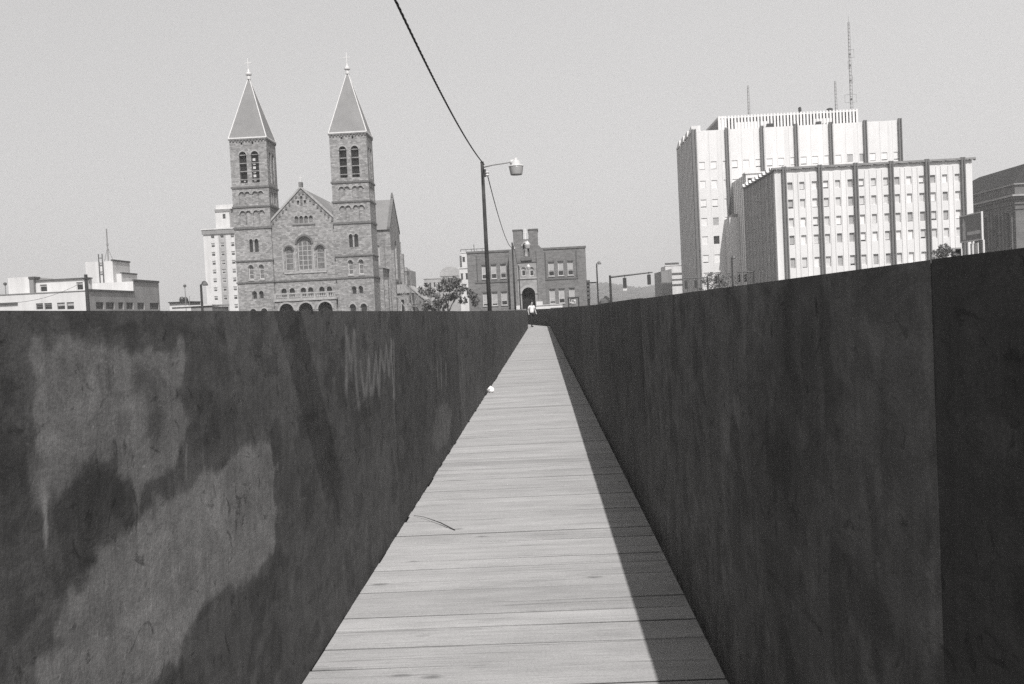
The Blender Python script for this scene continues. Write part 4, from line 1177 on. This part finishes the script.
# apartment tower left of the church
VY = 320.0; vx = lambda p, y=270: X_(p, y, VY); vz = lambda y, p=215: Z_(p, y, VY)
A_ = thing('apartment_tower', 'slim pale apartment tower partly hidden by the left church spire', 'building', (vx(222), VY+8, GZ))
vt = vz(230); v0, v1 = vx(205.2), vx(243)
wo = []
for r in range(10):
    for p in (213.3, 222.7, 233.0):
        y = 236+8.85*r-(p-213)*.047; x = vx(p, 250); wo.append((x-.62, x+.62, Z_(p-1, y+2.6, VY), Z_(p-1, y-1.6, VY), 0, .25))
mb = MB(); f = front(VY); wall(mb, f, v0, v1, GZ, vt, wo, .25, 'white'); wall(mb, left(v0), VY, VY+16, GZ, vt, [], .2, 'white'); wall(mb, right(v1), VY, VY+16, GZ, vt, [], .2, 'white')
mb.face([(v0, VY, vt), (v1, VY, vt), (v1, VY+16, vt), (v0, VY+16, vt)], 'roofing')
cxv = vx(222.7, 250); zsr = [GZ]
mb.build('wall', A_)
mb = MB()
for r in range(11):
    z1 = wo[(r-1)*3+1][2] if r else vt-.8
    z0 = wo[r*3+1][3] if r < 10 else GZ
    mb.box((cxv-.62, VY-.04, z0+.02), (cxv+.62, VY-.004, z1-.02), 'concrete')
for s_ in (-1, 1): mb.box((cxv+s_*.625, VY-.045, GZ), (cxv+s_*1.2, VY-.004, vt-1.42), 'concrete')
mb.box((v0-.35, VY-.4, vt-1.4), (v1, VY+.2, vt+.1), 'grey'); mb.box((v0-.5, VY-.6, vt+.11), (v1, VY+.2, vt+.5), 'white')
mb.build('spandrel', A_)
random.seed(8)
for o in wo: pane(f, o, .2, 'window', A_, 'glass', 'frame', .1, 0, (), random.choice((.45, .5, .4, .6)), 'blind')
mb = MB(); mb.box((vx(212.3, 215), VY+3, vt), (vx(226.5, 215), VY+12, vz(208, 218)), 'white'); mb.box((vx(226.6, 215), VY+5, vt), (vx(236, 215), VY+12, vz(207, 230)), 'grey'); mb.box((vx(212, 215), VY+2.8, vz(211, 218)), (vx(227, 215), VY+2.99, vz(208.3, 218)), 'grey')
mb.box((vx(219.8, 215), VY+2.9, vz(217.5, 221)), (vx(222.5, 215), VY+2.99, vz(213, 221)), 'glass'); mb.box((vx(212, 212), VY+4, vz(207.9, 218)), (vx(237, 212), VY+12, vz(203.3, 222)), 'white'); mb.build('penthouse', A_)

# ================================================================== pale buildings between church and school
def simple_building(name, label, Y, p0, p1, ytop, dep, mat, rows=0, colsn=0, roof='roofing', groupname=None):
    pm = (p0+p1)/2; x0, x1, z1 = X_(p0, ytop+8, Y), X_(p1, ytop+8, Y), Z_(pm, ytop, Y)
    t = thing(name, label, 'building', ((x0+x1)/2, Y+dep/2, GZ), groupname)
    ops = []
    for r in range(rows):
        for c in range(colsn):
            w = (x1-x0)/colsn; xc = x0+w*(c+.5); zt = z1-1.2-r*3.6
            ops.append((xc-w*.27, xc+w*.27, zt-1.7, zt, 0, .25))
    mb = MB(); f = front(Y); wall(mb, f, x0, x1, GZ, z1, ops, .25, mat); wall(mb, left(x0), Y, Y+dep, GZ, z1, [], .2, mat); wall(mb, right(x1), Y, Y+dep, GZ, z1, [], .2, mat); wall(mb, front(Y+dep), x0, x1, GZ, z1, [], .2, mat)
    mb.face([(x0, Y, z1), (x1, Y, z1), (x1, Y+dep, z1), (x0, Y+dep, z1)], roof)
    mb.build('wall', t)
    for o in ops: pane(f, o, .2, 'window', t, 'glass', 'frame', .08, 0)
    mb = MB(); mb.box((x0-.15, Y-.15, z1+.003), (x1+.15, Y+.3, z1+.3), mat); mb.build('parapet', t)
    return t, x0, x1, z1
t, x0, x1, z1 = simple_building('pale_building', 'white flat block with a rounded roof bulge above the leafy tree', 270, 441, 461, 276, 20, 'concrete', 2, 6)
mb = MB(); cx_ = (x0+x1)/2-.3; pts = [(cx_-2.9*math.cos(math.pi*k/12), z1+.02+2.7*math.sin(math.pi*k/12)**.8) for k in range(13)]
mb.hull([(x, 271, z) for x, z in pts], [(x, 288, z) for x, z in pts], 'concrete'); mb.build('roof_vault', t)
simple_building('pale_building', 'plain white block directly left of the brick school', 240, 459.5, 474, 268.3, 20, 'white', 2, 3)
t, x0, x1, z1 = simple_building('pale_building', 'pale tower with an open roof frame just above the school roof', 300, 461, 488, 252.5, 16, 'white', 6, 5)
mb = MB()
for k in range(6): mb.tube([(x0+(x1-x0)*k/5, 300.5, z1), (x0+(x1-x0)*k/5, 300.5, z1+1.1)], .09, 'dgrey', 5)
mb.box((x0, 300.4, z1+1.0), (x1, 300.6, z1+1.2), 'dgrey'); mb.box((x0-.4, 299.9, z1-.8), (x0+.25, 300.6, GZ+12), 'dgrey')
mb.tube([(X_(474, 248, 301), 301, z1), (X_(474, 248, 301), 301, z1+2.6)], .12, 'dgrey', 5); mb.build('roof_frame', t)
simple_building('pale_building', 'pale narrow block just right of the church transept', 230, 404, 409.5, 270, 12, 'concrete')
simple_building('pale_building', 'low pale roofline behind the bare tree', 250, 409, 425, 288, 14, 'white', 1, 3)
simple_building('pale_building', 'hazy grey block behind the leafy tree', 330, 424, 441, 279, 14, 'concrete', 2, 4)
# small office right of the traffic signals
t, x0, x1, z1 = simple_building('striped_building', 'small white building with dark floor bands left of the tall tower', 330, 665.5, 690, 265.5, 12, 'white')
mb = MB()
for y0, y1 in ((264.6, 262.6), (274.5, 272.8), (280.0, 279.0), (285.5, 284)):
    mb.box((x0-.1, 329.8, Z_(675, y0, 330)), ((x0+x1)/2+(.5 if y0 < 266 else 4.5), 329.99, Z_(675, y1, 330)), 'dgrey')
mb.build('floor_band', t)
mb = MB(); q0, q1 = X_(661.5, 280, 300), X_(672, 280, 300); a = [(q0, 300, GZ), (q1, 300, GZ), (q1, 300, Z_(668, 269, 300)), (q0, 300, Z_(662, 271.3, 300))]
mb.hull(a, [(x, 318, z) for x, y, z in a], 'grey'); tag(mb.build('grey_building'), 'plain grey windowless block in front of the small striped building', 'building')

# ================================================================== street lamps along the walkway
def lamp_pole(X, Y, h, label, near):
    t = thing('lamp_pole', label, 'street lamp', (X, Y, GZ), 'lamp poles along the left fence')
    top = EYE+h-.12
    mb = MB(); mb.tube([(X+.02, Y, GZ), (X+.005, Y, top*.5), (X, Y, top)], [.065, .058, .047], 'wood_pole', 12); mb.build('pole', t, True)
    mb = MB(); mb.lathe((X, Y, top), [(.05, 0), (.05, .02), (.01, .03)], 'black', 10)
    mb.box((X+.045, Y-.03, top-.42), (X+.10, Y+.03, top-.20), 'black'); mb.lathe((X+.135, Y, top-.40), [(.035, 0), (.06, .02), (.035, .06), (.06, .10), (.035, .13)], 'steel', 10); mb.build('bracket', t)
    a = [(X+.05, Y, top-.14), (X+.30, Y, top-.09), (X+.62, Y, top-.06), (X+.86, Y, top-.03)]
    mb = MB(); mb.tube(a, .018, 'grey', 8); mb.build('arm', t, True)
    lx, lz = X+.98, top-.08
    mb = MB(); mb.lathe((lx, Y, lz-.10), [(.215, 0), (.22, .02), (.20, .05), (.13, .07), (.12, .17), (.09, .19), (.045, .195), (.045, .26), (.01, .27)], 'steel', 20); mb.box((lx-.17, Y-.05, lz-.02), (lx-.06, Y+.05, lz+.11), 'steel')
    l = mb.build('lamp', t, True)
    mb = MB(); mb.lathe((lx, Y, lz-.33), [(.165, 0), (.175, .02), (.205, .21), (.21, .225)], 'lens', 20); mb.build('refractor', l, True)
    return Vector((X+.135, Y, top-.34))
random.seed(2)
A1 = lamp_pole(-1.51, 28.0, 4.42, 'nearest lamp pole outside the left fence, tallest against the sky', True)
A2 = lamp_pole(-1.66, 62.0, 4.40, 'second lamp pole, left of the school door', False)
A3 = lamp_pole(-2.0, 94.0, 4.36, 'farthest lamp pole, standing in front of the school door', False)
def cable(p, q, sag, label, r=.0088):
    mb = MB(); L = (q-p).length; n = int(L/.10)
    for s_ in range(3):
        pts = []
        for k in range(n+1):
            t = k/n; c = p.lerp(q, t)-Vector((0, 0, sag*4*t*(1-t))); a = t*L*2*math.pi/.62+s_*2.094
            pts.append(c+Vector((math.cos(a)*r*1.05, 0, math.sin(a)*r*1.05)))
        mb.tube(pts, r, 'rubber', 5)
    tag(mb.build('power_cable', None, True), label, 'cable', 'power cables between the lamp poles')
cable(Vector((-1.53, -5.0, EYE+4.36)), Vector((-1.45, 28.0, A1.z+.28)), .72, 'thick twisted power cable sagging across the sky to the nearest lamp pole')
cable(A1, Vector((-1.60, 62, A2.z+.02)), .62, 'power cable sagging from the nearest lamp pole to the second', .008)
cable(A2, Vector((-1.9, 94, A3.z)), .5, 'power cable between the two far lamp poles', .008)

# other street furniture -----------------------------------------------
def street_lamp(px, y0, ytop, Y, side, label, r=.1, armpx=8, grp='distant street lamps'):
    x, z = X_(px, (y0+ytop)/2, Y), Z_(px, ytop, Y); s = Y/F
    t = thing('street_lamp', label, 'street lamp', (x, Y, GZ), grp)
    mb = MB(); mb.tube([(x, Y, GZ), (x, Y, z)], [r, r*.8], 'black', 8); mb.build('pole', t)
    mb = MB(); mb.tube([(x, Y, z-.2), (x+side*armpx*s*.45, Y, z+.25), (x+side*armpx*s*.9, Y, z+.3)], r*.5, 'dgrey', 6); mb.build('arm', t)
    c = (x+side*armpx*s, Y, z); mb = MB(); mb.lathe((c[0], Y, z-.15), [(.28, 0), (.3, .08), (.2, .3), (.05, .5)], 'dgrey', 10); mb.build('lamp', t)
street_lamp(201.5, 306, 284.3, 100, 1, 'thick dark street lamp with a hooked arm left of the church', .15, 4.5)
street_lamp(597.5, 305, 263.5, 160, 1, 'faint tall grey street lamp right of the school', .14, 3)
street_lamp(732.3, 286, 257.5, 120, 1, 'dark street lamp in front of the office side wall', .13, 2)
for p, yt, Yp, lb in ((185.5, 286, 150, 'thin pole with a small cap above the white kiosk'), (189.3, 296, 165, 'thinner short pole right of the capped one'), (6, 284, 140, 'thin pole at the far left edge above the white building')):
    mb = MB(); x, z = X_(p, 298, Yp), Z_(p, yt, Yp); mb.tube([(x, Yp, GZ), (x, Yp, z)], .06, 'grey', 6)
    if p != 189.3: mb.lathe((x, Yp, z-.2), [(.08, 0), (.25, .1), (.25, .35), (.08, .45)], 'dgrey', 8)
    tag(mb.build('thin_pole'), lb, 'pole')

def signal_head(t, x, y, ztop, hgt=1.0, lit=False, plate=False):
    mb = MB(); w = .17; mb.box((x-w, y-.12, ztop-hgt), (x+w, y+.12, ztop), 'black'); mb.tube([(x, y, ztop), (x, y, ztop+.28)], .035, 'black', 6)
    h = mb.build('signal_head', t, bevel=.02)
    vb = MB()
    for k in range(3):
        zc_ = ztop-hgt*(k+.5)/3; yy = y-.12 if lit else y+.12; sg = -1 if lit else 1
        n = 9
        for j in range(n):
            a, b = math.pi*(-.15+1.3*j/n), math.pi*(-.15+1.3*(j+1)/n); r = .145
            vb.face([(x+r*math.cos(a), yy, zc_+r*math.sin(a)), (x+r*math.cos(b), yy, zc_+r*math.sin(b)), (x+r*math.cos(b), yy+sg*.26, zc_+r*math.sin(b)), (x+r*math.cos(a), yy+sg*.26, zc_+r*math.sin(a))], 'frame' if lit else 'black')  # white visors on lit heads put sunlight into the colour
    vb.build('visor', h)
    if plate:
        pb = MB(); pb.box((x-.2, y-.05, ztop-hgt-.28), (x+.2, y+.02, ztop-hgt-.04), 'white'); pb.build('sign_plate', t)
def signal_mast(px, ypole, Y, parm, yarm0, yarm1, heads, label, lit=False, grp='traffic signal masts'):
    x, z = X_(px, ypole+12, Y), Z_(px, ypole, Y)
    t = thing('traffic_signal', label, 'traffic signal', (x, Y, GZ), grp)
    mb = MB(); mb.tube([(x, Y, GZ), (x, Y, z)], [.15, .11], 'black', 10); mb.build('pole', t)
    a, b = Vector((x, Y, Z_(px, yarm0, Y))), Vector((X_(parm, yarm1, Y), Y, Z_(parm, yarm1, Y)))
    mb = MB(); mb.tube([a, b], [.09, .06], 'black', 8); mb.build('mast_arm', t)
    for hp_ in heads:
        p, yt, h = hp_[:3]; signal_head(t, X_(p, yt, Y), Y-.12, Z_(p, yt, Y), h, lit, len(hp_) > 3)
signal_mast(610.5, 275.4, 96, 652.5, 277.3, 272.3, [(624.4, 277.8, 1.0, 1), (648.7, 274.6, 1.0)], 'traffic signal mast with two hanging heads right of the school')
signal_mast(708, 276.6, 130, 683.5, 277.6, 278.2, [(695.6, 280, 1.1), (686, 280.5, 1.1)], 'traffic signal mast with an arm reaching left before the tall tower')
signal_mast(754, 270.5, 125, 737, 271.8, 272.0, [(738.6, 274, 1.05), (744.9, 273.7, 1.05)], 'traffic signal mast with heads whose visors have sunlight painted in before the office side wall', True)
t = thing('traffic_signal', 'single traffic signal with sunlight painted on its visors, on a short bracket beside a small tree', 'traffic signal', (X_(715.8, 285, 135), 135, GZ), 'traffic signal masts')
mb = MB(); x = X_(715.8, 285, 135); mb.tube([(x+.5, 135.2, GZ), (x+.5, 135.2, Z_(715.8, 274.5, 135))], .08, 'black', 8); mb.box((x, 135.15, Z_(715.8, 274.9, 135)), (x+.5, 135.25, Z_(715.8, 274.5, 135)), 'black'); mb.build('pole', t)
signal_head(t, x, 134.9, Z_(715.8, 275.6, 135), 1.1, True)
# dark post with a flat arm beside the school, and a framed notice board
t = thing('sign_post', 'thick dark post with a flat top arm at the right end of the school', 'sign', (X_(588.5, 295, 100), 100, GZ))
mb = MB(); x = X_(588.5, 295, 100); mb.tube([(x, 100, GZ), (x, 100, Z_(588.5, 283, 100))], .14, 'black', 8)
for k in range(5): mb.box((x-.2, 99.8, 1.9+k*.42), (x+.2, 99.86, 2.15+k*.42), 'dgrey')
mb.build('post', t); mb = MB(); mb.box((x-.15, 99.7, Z_(588.5, 283.6, 100)), (X_(596.3, 283, 100), 100.1, Z_(588.5, 282.2, 100)), 'black'); mb.build('arm', t)
t = thing('notice_board', 'dark-framed board with a black and white panel in front of the school', 'sign', (X_(573.5, 301, 110), 110, GZ))
mb = MB(); b0, b1 = X_(567.8, 301, 110), X_(579.3, 301, 110); zt, zb = Z_(573.5, 297, 110), Z_(573.5, 306, 110)
for a in (b0, b1-.16): mb.box((a, 109.9, GZ), (a+.16, 110.1, zt-.17), 'black')
mb.box((b0, 109.88, zt-.165), (b1, 110.12, zt), 'black'); mb.build('frame', t)
mb = MB(); mb.box((X_(571.5, 301, 110), 109.97, Z_(573, 303.6, 110)), (X_(575.8, 301, 110), 110.03, Z_(573, 299.3, 110)), 'white')
mb.box((X_(572.3, 301, 110), 109.95, Z_(573, 302.2, 110)), (X_(573.6, 301, 110), 109.966, Z_(573, 299.9, 110)), 'black'); mb.box((X_(574.2, 301, 110), 109.95, Z_(573, 302.8, 110)), (X_(575.2, 301, 110), 109.966, Z_(573, 301.2, 110)), 'black'); mb.build('panel', t)
mb = MB(); x = X_(606.5, 300, 120)
mb.lathe((X_(604, 304, 112), 112, GZ), [(.5, 0), (.55, .8), (.62, 1.4), (.5, 2.0), (.2, 2.25)], 'dgrey', 8); mb.lathe((X_(606.5, 304, 112), 112.3, GZ), [(.4, 0), (.5, .8), (.5, 1.6), (.35, 2.3), (.1, 2.5)], 'black', 8)
tag(mb.build('dark_shrub'), 'small dark clipped shrub at the foot of the signal mast', 'shrub')
# billboard
G = thing('billboard', 'billboard on posts showing a pale standing figure, in front of the courthouse', 'billboard', (X_(971, 240, 113), 113, GZ))
c0, c1 = Vector((X_(960.3, 230, 116), 116, 0)), Vector((X_(982.3, 226, 110), 110, 0)); dB = (c1-c0); LB = dB.length; dB.normalize(); nB = Vector((dB.y, -dB.x, 0))
zb, zt = Z_(971, 241.5, 113), Z_(971, 213.8, 113)
def bpt(s, z, d=0): q = c0+dB*s+nB*d; return (q.x, q.y, z)
def bbox(mb, s0, s1, z0, z1, d0, d1, m):
    lo = [bpt(s0, z0, d0), bpt(s1, z0, d0), bpt(s1, z1, d0), bpt(s0, z1, d0)]; hi = [bpt(s0, z0, d1), bpt(s1, z0, d1), bpt(s1, z1, d1), bpt(s0, z1, d1)]; mb.hull(lo, hi, m)
mb = MB(); bbox(mb, .15, LB-.15, zb+.15, zt-.15, -.1, .02, 'grey')
fg = [(.75, .3), (.72, 1.0), (.85, 1.6), (.7, 2.1), (.95, 2.45), (1.0, 2.75), (1.2, 2.8), (1.3, 2.5), (1.55, 2.3), (1.6, 1.5), (1.5, .9), (1.65, .3)]
mb.hull([bpt(s, zb+z, .022) for s, z in fg], [bpt(s, zb+z, .05) for s, z in fg], 'blind3')
bbox(mb, 1.95, LB-.45, zb+.75, zb+1.15, .022, .05, 'blind3'); mb.build('panel', G)
mb = MB(); bbox(mb, 0, LB, zt-.15, zt, -.12, .08, 'frame'); bbox(mb, 0, .15, zb, zt-.152, -.12, .08, 'frame'); bbox(mb, LB-.15, LB, zb, zt-.152, -.12, .08, 'frame'); bbox(mb, .152, LB-.152, zb, zb+.148, -.12, .08, 'frame'); mb.build('frame', G)
for s in (.5, LB*.5, LB-.1):
    mb = MB(); bbox(mb, s-.12, s+.12, GZ, zb-.01, -.2, -.02, 'frame' if s > 3 else 'dgrey'); mb.build('post', G)
mb = MB(); bbox(mb, LB*.28, LB*.62, Z_(971, 254, 113)-2, Z_(971, 243.3, 113), -.5, -.4, 'white'); tag(mb.build('white_hoarding'), 'small white sheet standing under the billboard', 'sign')
mb = MB()
for k, (p, y, r) in enumerate(((952, 251, .55), (956, 248.5, .6), (959.5, 250.5, .5))): mb.box((X_(p, y, 119)-r, 119, GZ), (X_(p, y, 119)+r, 120.5, Z_(p, y, 119)+k*.1), 'white' if k != 1 else 'concrete')
tag(mb.build('white_cabin'), 'pale low cabin between the bush and the billboard', 'cabin')

# ================================================================== trees
def leaf_cloud(centres, leaf, n, seed):
    rs = np.random.RandomState(seed); V, Fc = [], []
    for (c, r) in centres:
        k = int(n*r*r)
        u = rs.normal(size=(k, 3)); u /= np.linalg.norm(u, axis=1)[:, None]
        p = np.array(c)+u*(r*rs.uniform(.35, 1.05, k)**.6)[:, None]*np.array((1, 1, .85))
        for q in p:
            a = rs.normal(size=3); a /= np.linalg.norm(a); b = np.cross(a, rs.normal(size=3)); b /= np.linalg.norm(b)
            s = leaf*rs.uniform(.6, 1.3); i = len(V)
            V += [tuple(q-a*s), tuple(q+b*s*.45), tuple(q+a*s), tuple(q-b*s*.45)]; Fc.append((i, i+1, i+2, i+3))
    return V, Fc
def branchy(mb, p, d, L, r, depth, rs, mat, spread=.5, tips=None):
    p = Vector(p); d = Vector(d).normalized(); pts = [p]; q = p
    for k in range(3):
        d = (d+Vector((rs.uniform(-.14, .14), rs.uniform(-.14, .14), rs.uniform(-.02, .12)))).normalized(); q = q+d*L/3; pts.append(q)
    mb.tube(pts, [r, r*.88, r*.76, r*.6], mat, 6 if depth < 2 else 4)
    if depth == 0:
        if tips is not None: tips.append(q)
        return
    for k in range(rs.randint(2, 4)):
        e = (d+Vector((rs.uniform(-1, 1), rs.uniform(-1, 1), rs.uniform(-.25, .55)))*spread).normalized()
        branchy(mb, pts[rs.randint(2, 4)], e, L*rs.uniform(.6, .85), r*.58, depth-1, rs, mat, spread, tips)
def tree(name, label, X, Y, h, w, seed, leaf=.2, dens=90, mat='leaf', cat='tree', trunk=.35):
    rs = np.random.RandomState(seed)
    t = thing(name, label, cat, (X, Y, GZ), 'trees among the buildings')
    mb = MB(); tips = []
    branchy(mb, (X, Y, GZ), (0, 0, 1), h*trunk, .03*h, 3, rs, 'bark', .75, tips); mb.build('trunk', t)
    cs = []
    for k in range(46):
        a = rs.uniform(0, 2*math.pi); zz = rs.uniform(.25, 1); rr = w*.5*math.sqrt(max(0, 1-(abs(zz-.5)/.55)**2.2))*rs.uniform(.35, .95)
        cs.append(((X+rr*math.cos(a), Y+rr*math.sin(a), GZ+h*(.22+.72*zz)), h*rs.uniform(.045, .105)))
    V, Fc = leaf_cloud(cs, leaf, dens, seed)
    me = bpy.data.meshes.new('crown'); o = Vector(t['o']); me.from_pydata([tuple(Vector(v)-o) for v in V], [], Fc); me.materials.append(M[mat])
    ob = bpy.data.objects.new('crown', me); COL.objects.link(ob); ob.parent = t
tree('leafy_tree', 'leafy dark tree between the church and the school', X_(447, 300, 98), 98, Z_(449, 276.5, 98)-GZ, 7.2, 5, .16, 430, 'leaf_pale', 'tree', .28)
tree('leafy_tree', 'low leafy tree left of and lower than the dark leafy tree', X_(424, 305, 104), 104, Z_(424, 301, 104)-GZ, 5.6, 9, .16, 430, 'leaf_pale', 'tree', .28)
tree('leafy_tree', 'hazy small tree at the base of the tall tower', X_(713, 282, 150), 150, Z_(713, 271, 150)-GZ, 5.0, 15, .2, 70, 'leaf_pale')
tree('leafy_tree', 'hazy small tree at the foot of the office side wall', X_(727, 284, 158), 158, Z_(727, 273.5, 158)-GZ, 4.4, 25, .2, 60, 'leaf_pale')
tree('leafy_shrub', 'bushy shrub left of the billboard', X_(946, 255, 114), 114, Z_(947, 243.5, 114)-GZ, 3.2, 31, .2, 90, 'leaf_pale', 'shrub')
rs = np.random.RandomState(17)
t = thing('bare_tree', 'bare pale tree beside the church transept', 'tree', (X_(411, 308, 108), 108, GZ), 'trees among the buildings')
mb = MB(); x, y = X_(411, 308, 108), 108
for dx, dz, L in ((-.5, 1, 3.6), (.35, 1, 3.4), (.05, 1, 3.9)): branchy(mb, (x, y, GZ), (dx*.35, .1, dz), L*.66, .10, 3, rs, 'bark_pale', .5)
mb.build('limb', t)

# ================================================================== person
def skin_mesh(name, pts, edges, radii, mat, parent, root=0, sub=2):
    bm = bmesh.new(); lay = bm.verts.layers.skin.verify()
    vs = []
    for p, r in zip(pts, radii):
        v = bm.verts.new(p); v[lay].radius = r if isinstance(r, tuple) else (r, r); vs.append(v)
    vs[root][lay].use_root = True
    for a, b in edges: bm.edges.new((vs[a], vs[b]))
    me = bpy.data.meshes.new(name); bm.to_mesh(me); bm.free(); me.materials.append(M[mat])
    o = bpy.data.objects.new(name, me); COL.objects.link(o)
    if parent: o.parent = parent
    m = o.modifiers.new('skin', 'SKIN'); m.use_smooth_shade = True
    s_ = o.modifiers.new('subdivision', 'SUBSURF'); s_.levels = sub; s_.render_levels = sub
    # freeze into a plain mesh
    dg = bpy.context.evaluated_depsgraph_get(); ev = o.evaluated_get(dg); nm = bpy.data.meshes.new_from_object(ev)
    o.modifiers.clear(); o.data = nm
    if not nm.materials: nm.materials.append(M[mat])
    return o
px0, py0 = -.60, 61.0
# walking towards the camera: joints relative to the ground under the hips (x right in the picture, -y towards the camera)
J = dict(pel=(0, 0, .88), chest=(0, -.02, 1.20), neck=(0, -.03, 1.39), head=(0, -.05, 1.50), crown=(0, -.045, 1.60),
         shl=(-.17, -.02, 1.33), ell=(-.235, .06, 1.08), wrl=(-.24, -.02, .86), hal=(-.235, -.06, .78),
         shr=(.17, -.02, 1.33), elr=(.235, -.02, 1.08), wrr=(.25, -.12, .87), har=(.245, -.16, .79),
         hil=(-.09, 0, .84), knl=(-.095, -.12, .47), anl=(-.09, -.10, .09), tol=(-.10, -.24, .035),
         hir=(.09, 0, .84), knr=(.10, .02, .46), anr=(.10, .26, .13), tor=(.105, .20, .03))
names = list(J); I = {n_: i for i, n_ in enumerate(names)}
pe = tag(bpy.data.objects.new('person', None), 'person in a white shirt and dark trousers walking at the far end of the walkway', 'person')
bpy.data.objects.remove(pe)
body = skin_mesh('person', [J[n_] for n_ in names],
    [(I[a], I[b]) for a, b in (('pel', 'chest'), ('chest', 'neck'), ('neck', 'head'), ('head', 'crown'), ('chest', 'shl'), ('shl', 'ell'), ('ell', 'wrl'), ('wrl', 'hal'), ('chest', 'shr'), ('shr', 'elr'), ('elr', 'wrr'), ('wrr', 'har'), ('pel', 'hil'), ('hil', 'knl'), ('knl', 'anl'), ('anl', 'tol'), ('pel', 'hir'), ('hir', 'knr'), ('knr', 'anr'), ('anr', 'tor'))],
    [{'pel': (.13, .095), 'chest': (.135, .10), 'neck': .05, 'head': (.075, .09), 'crown': (.06, .075), 'shl': .055, 'shr': .055, 'ell': .04, 'elr': .04, 'wrl': .027, 'wrr': .027, 'hal': (.02, .035), 'har': (.02, .035), 'hil': .08, 'hir': .08, 'knl': .052, 'knr': .052, 'anl': .036, 'anr': .036, 'tol': .03, 'tor': .03}[n_] for n_ in names], 'skin', None)
body.rotation_euler = (0, 0, .55); body.location = (px0, py0, .0); tag(body, 'person in a white shirt and dark trousers walking at the far end of the walkway', 'person')
sh = ['pel', 'chest', 'neck', 'shl', 'ell', 'shr', 'elr']
q = {n_: Vector(J[n_]) for n_ in J}; q['ell'] = q['shl'].lerp(q['ell'], .75); q['elr'] = q['shr'].lerp(q['elr'], .75); q['neck'] = q['chest'].lerp(q['neck'], .8); q['pel'] = Vector((0, 0, .86))
skin_mesh('shirt', [q[n_] for n_ in sh], [(0, 1), (1, 2), (1, 3), (3, 4), (1, 5), (5, 6)], [(.155, .115), (.16, .12), .075, .07, .06, .07, .06], 'shirt', body)
tr_ = ['pel', 'hil', 'knl', 'anl', 'hir', 'knr', 'anr']
skin_mesh('trousers', [J[n_] for n_ in tr_], [(0, 1), (1, 2), (2, 3), (0, 4), (4, 5), (5, 6)], [(.145, .105), .095, .07, .062, .095, .07, .062], 'trousers', body)
for s_ in 'lr':
    a, t_ = Vector(J['an'+s_]), Vector(J['to'+s_]); skin_mesh('shoe', [a+Vector((0, .05, -.05)), a.lerp(t_, .5)+Vector((0, 0, -.01)), t_+Vector((0, -.03, 0.005))], [(0, 1), (1, 2)], [.045, .045, .032], 'shoe', body, 1)
skin_mesh('hair', [(0, .0, 1.53), (0, .01, 1.60), (0, -.05, 1.645)], [(0, 1), (1, 2)], [(.085, .08), (.085, .085), (.07, .06)], 'hair', body, 1)
mb = MB()
for s_ in (-1, 1): mb.lathe((s_*.032, -.138, 1.512), [(.004, -.008), (.011, -.003), (.011, .003), (.004, .008)], 'hair', 6)
mb.hull([(-.012, -.135, 1.475), (.012, -.135, 1.475), (.006, -.13, 1.515), (-.006, -.13, 1.515)], [(-.008, -.158, 1.478), (.008, -.158, 1.478), (.003, -.14, 1.51), (-.003, -.14, 1.51)], 'skin')
mb.box((-.022, -.139, 1.452), (.022, -.13, 1.459), 'shoe')
fo_ = mb.build('face'); fo_.parent = body

# ================================================================== litter on the planks
def crumple(c, seed):
    bm = bmesh.new(); bmesh.ops.create_icosphere(bm, subdivisions=3, radius=1); rs = np.random.RandomState(seed)
    for v in bm.verts:
        n_ = fbm(np.array([v.co.x*2.3+7]), np.array([v.co.y*2.3+v.co.z*1.9+3]), seed, 3)[0]
        k = .55+.85*n_; z = v.co.z; w = .048*(1.0-.25*z)
        v.co = Vector((v.co.x*w*k, v.co.y*w*k, max(-.042, z*.05*(.8+.4*n_))))
    me = bpy.data.meshes.new('paper_cup'); bm.to_mesh(me); bm.free(); me.materials.append(M['paper'])
    o = bpy.data.objects.new('paper_cup', me); COL.objects.link(o); o.location = (c[0], c[1], .044)
    tag(o, 'crumpled white paper cup lying on the planks against the left fence', 'litter')
crumple((-.775, 13.75), 4)
gp = lambda px, py: (lambda d: (d.x*(-EYE/d.z), d.y*(-EYE/d.z)))(ray(px, py))
pts = [(*gp(414, 516.5), .006), (*gp(424, 519), .012), (*gp(432, 522), .013), (*gp(441, 525), .012), (*gp(448, 528), .008), (*gp(455, 531), .006)]
mb = MB(); mb.tube(pts, [.0012, .0016, .002, .003, .0034, .0026], 'twig', 7)
mb.tube([pts[2], (pts[2][0]+.02, pts[2][1]-.03, .016)], [.002, .001], 'twig', 5)
tag(mb.build('twig', None, True), 'thin dark curved twig lying on the planks', 'twig')

# ================================================================== haze
n = bpy.data.materials.new('thin haze'); n.use_nodes = True; t_ = n.node_tree; t_.nodes.clear()
o_ = t_.nodes.new('ShaderNodeOutputMaterial'); v_ = t_.nodes.new('ShaderNodeVolumePrincipled')
v_.inputs['Color'].default_value = (.97, .96, .955, 1); v_.inputs['Density'].default_value = .00045; v_.inputs['Anisotropy'].default_value = 0
t_.links.new(v_.outputs[0], o_.inputs['Volume']); M['haze'] = n
mb = MB(); mb.box((-1300, -60, GZ-1.2), (1500, 2100, 112), 'haze')
tag(mb.build('haze'), None, None, kind='stuff')
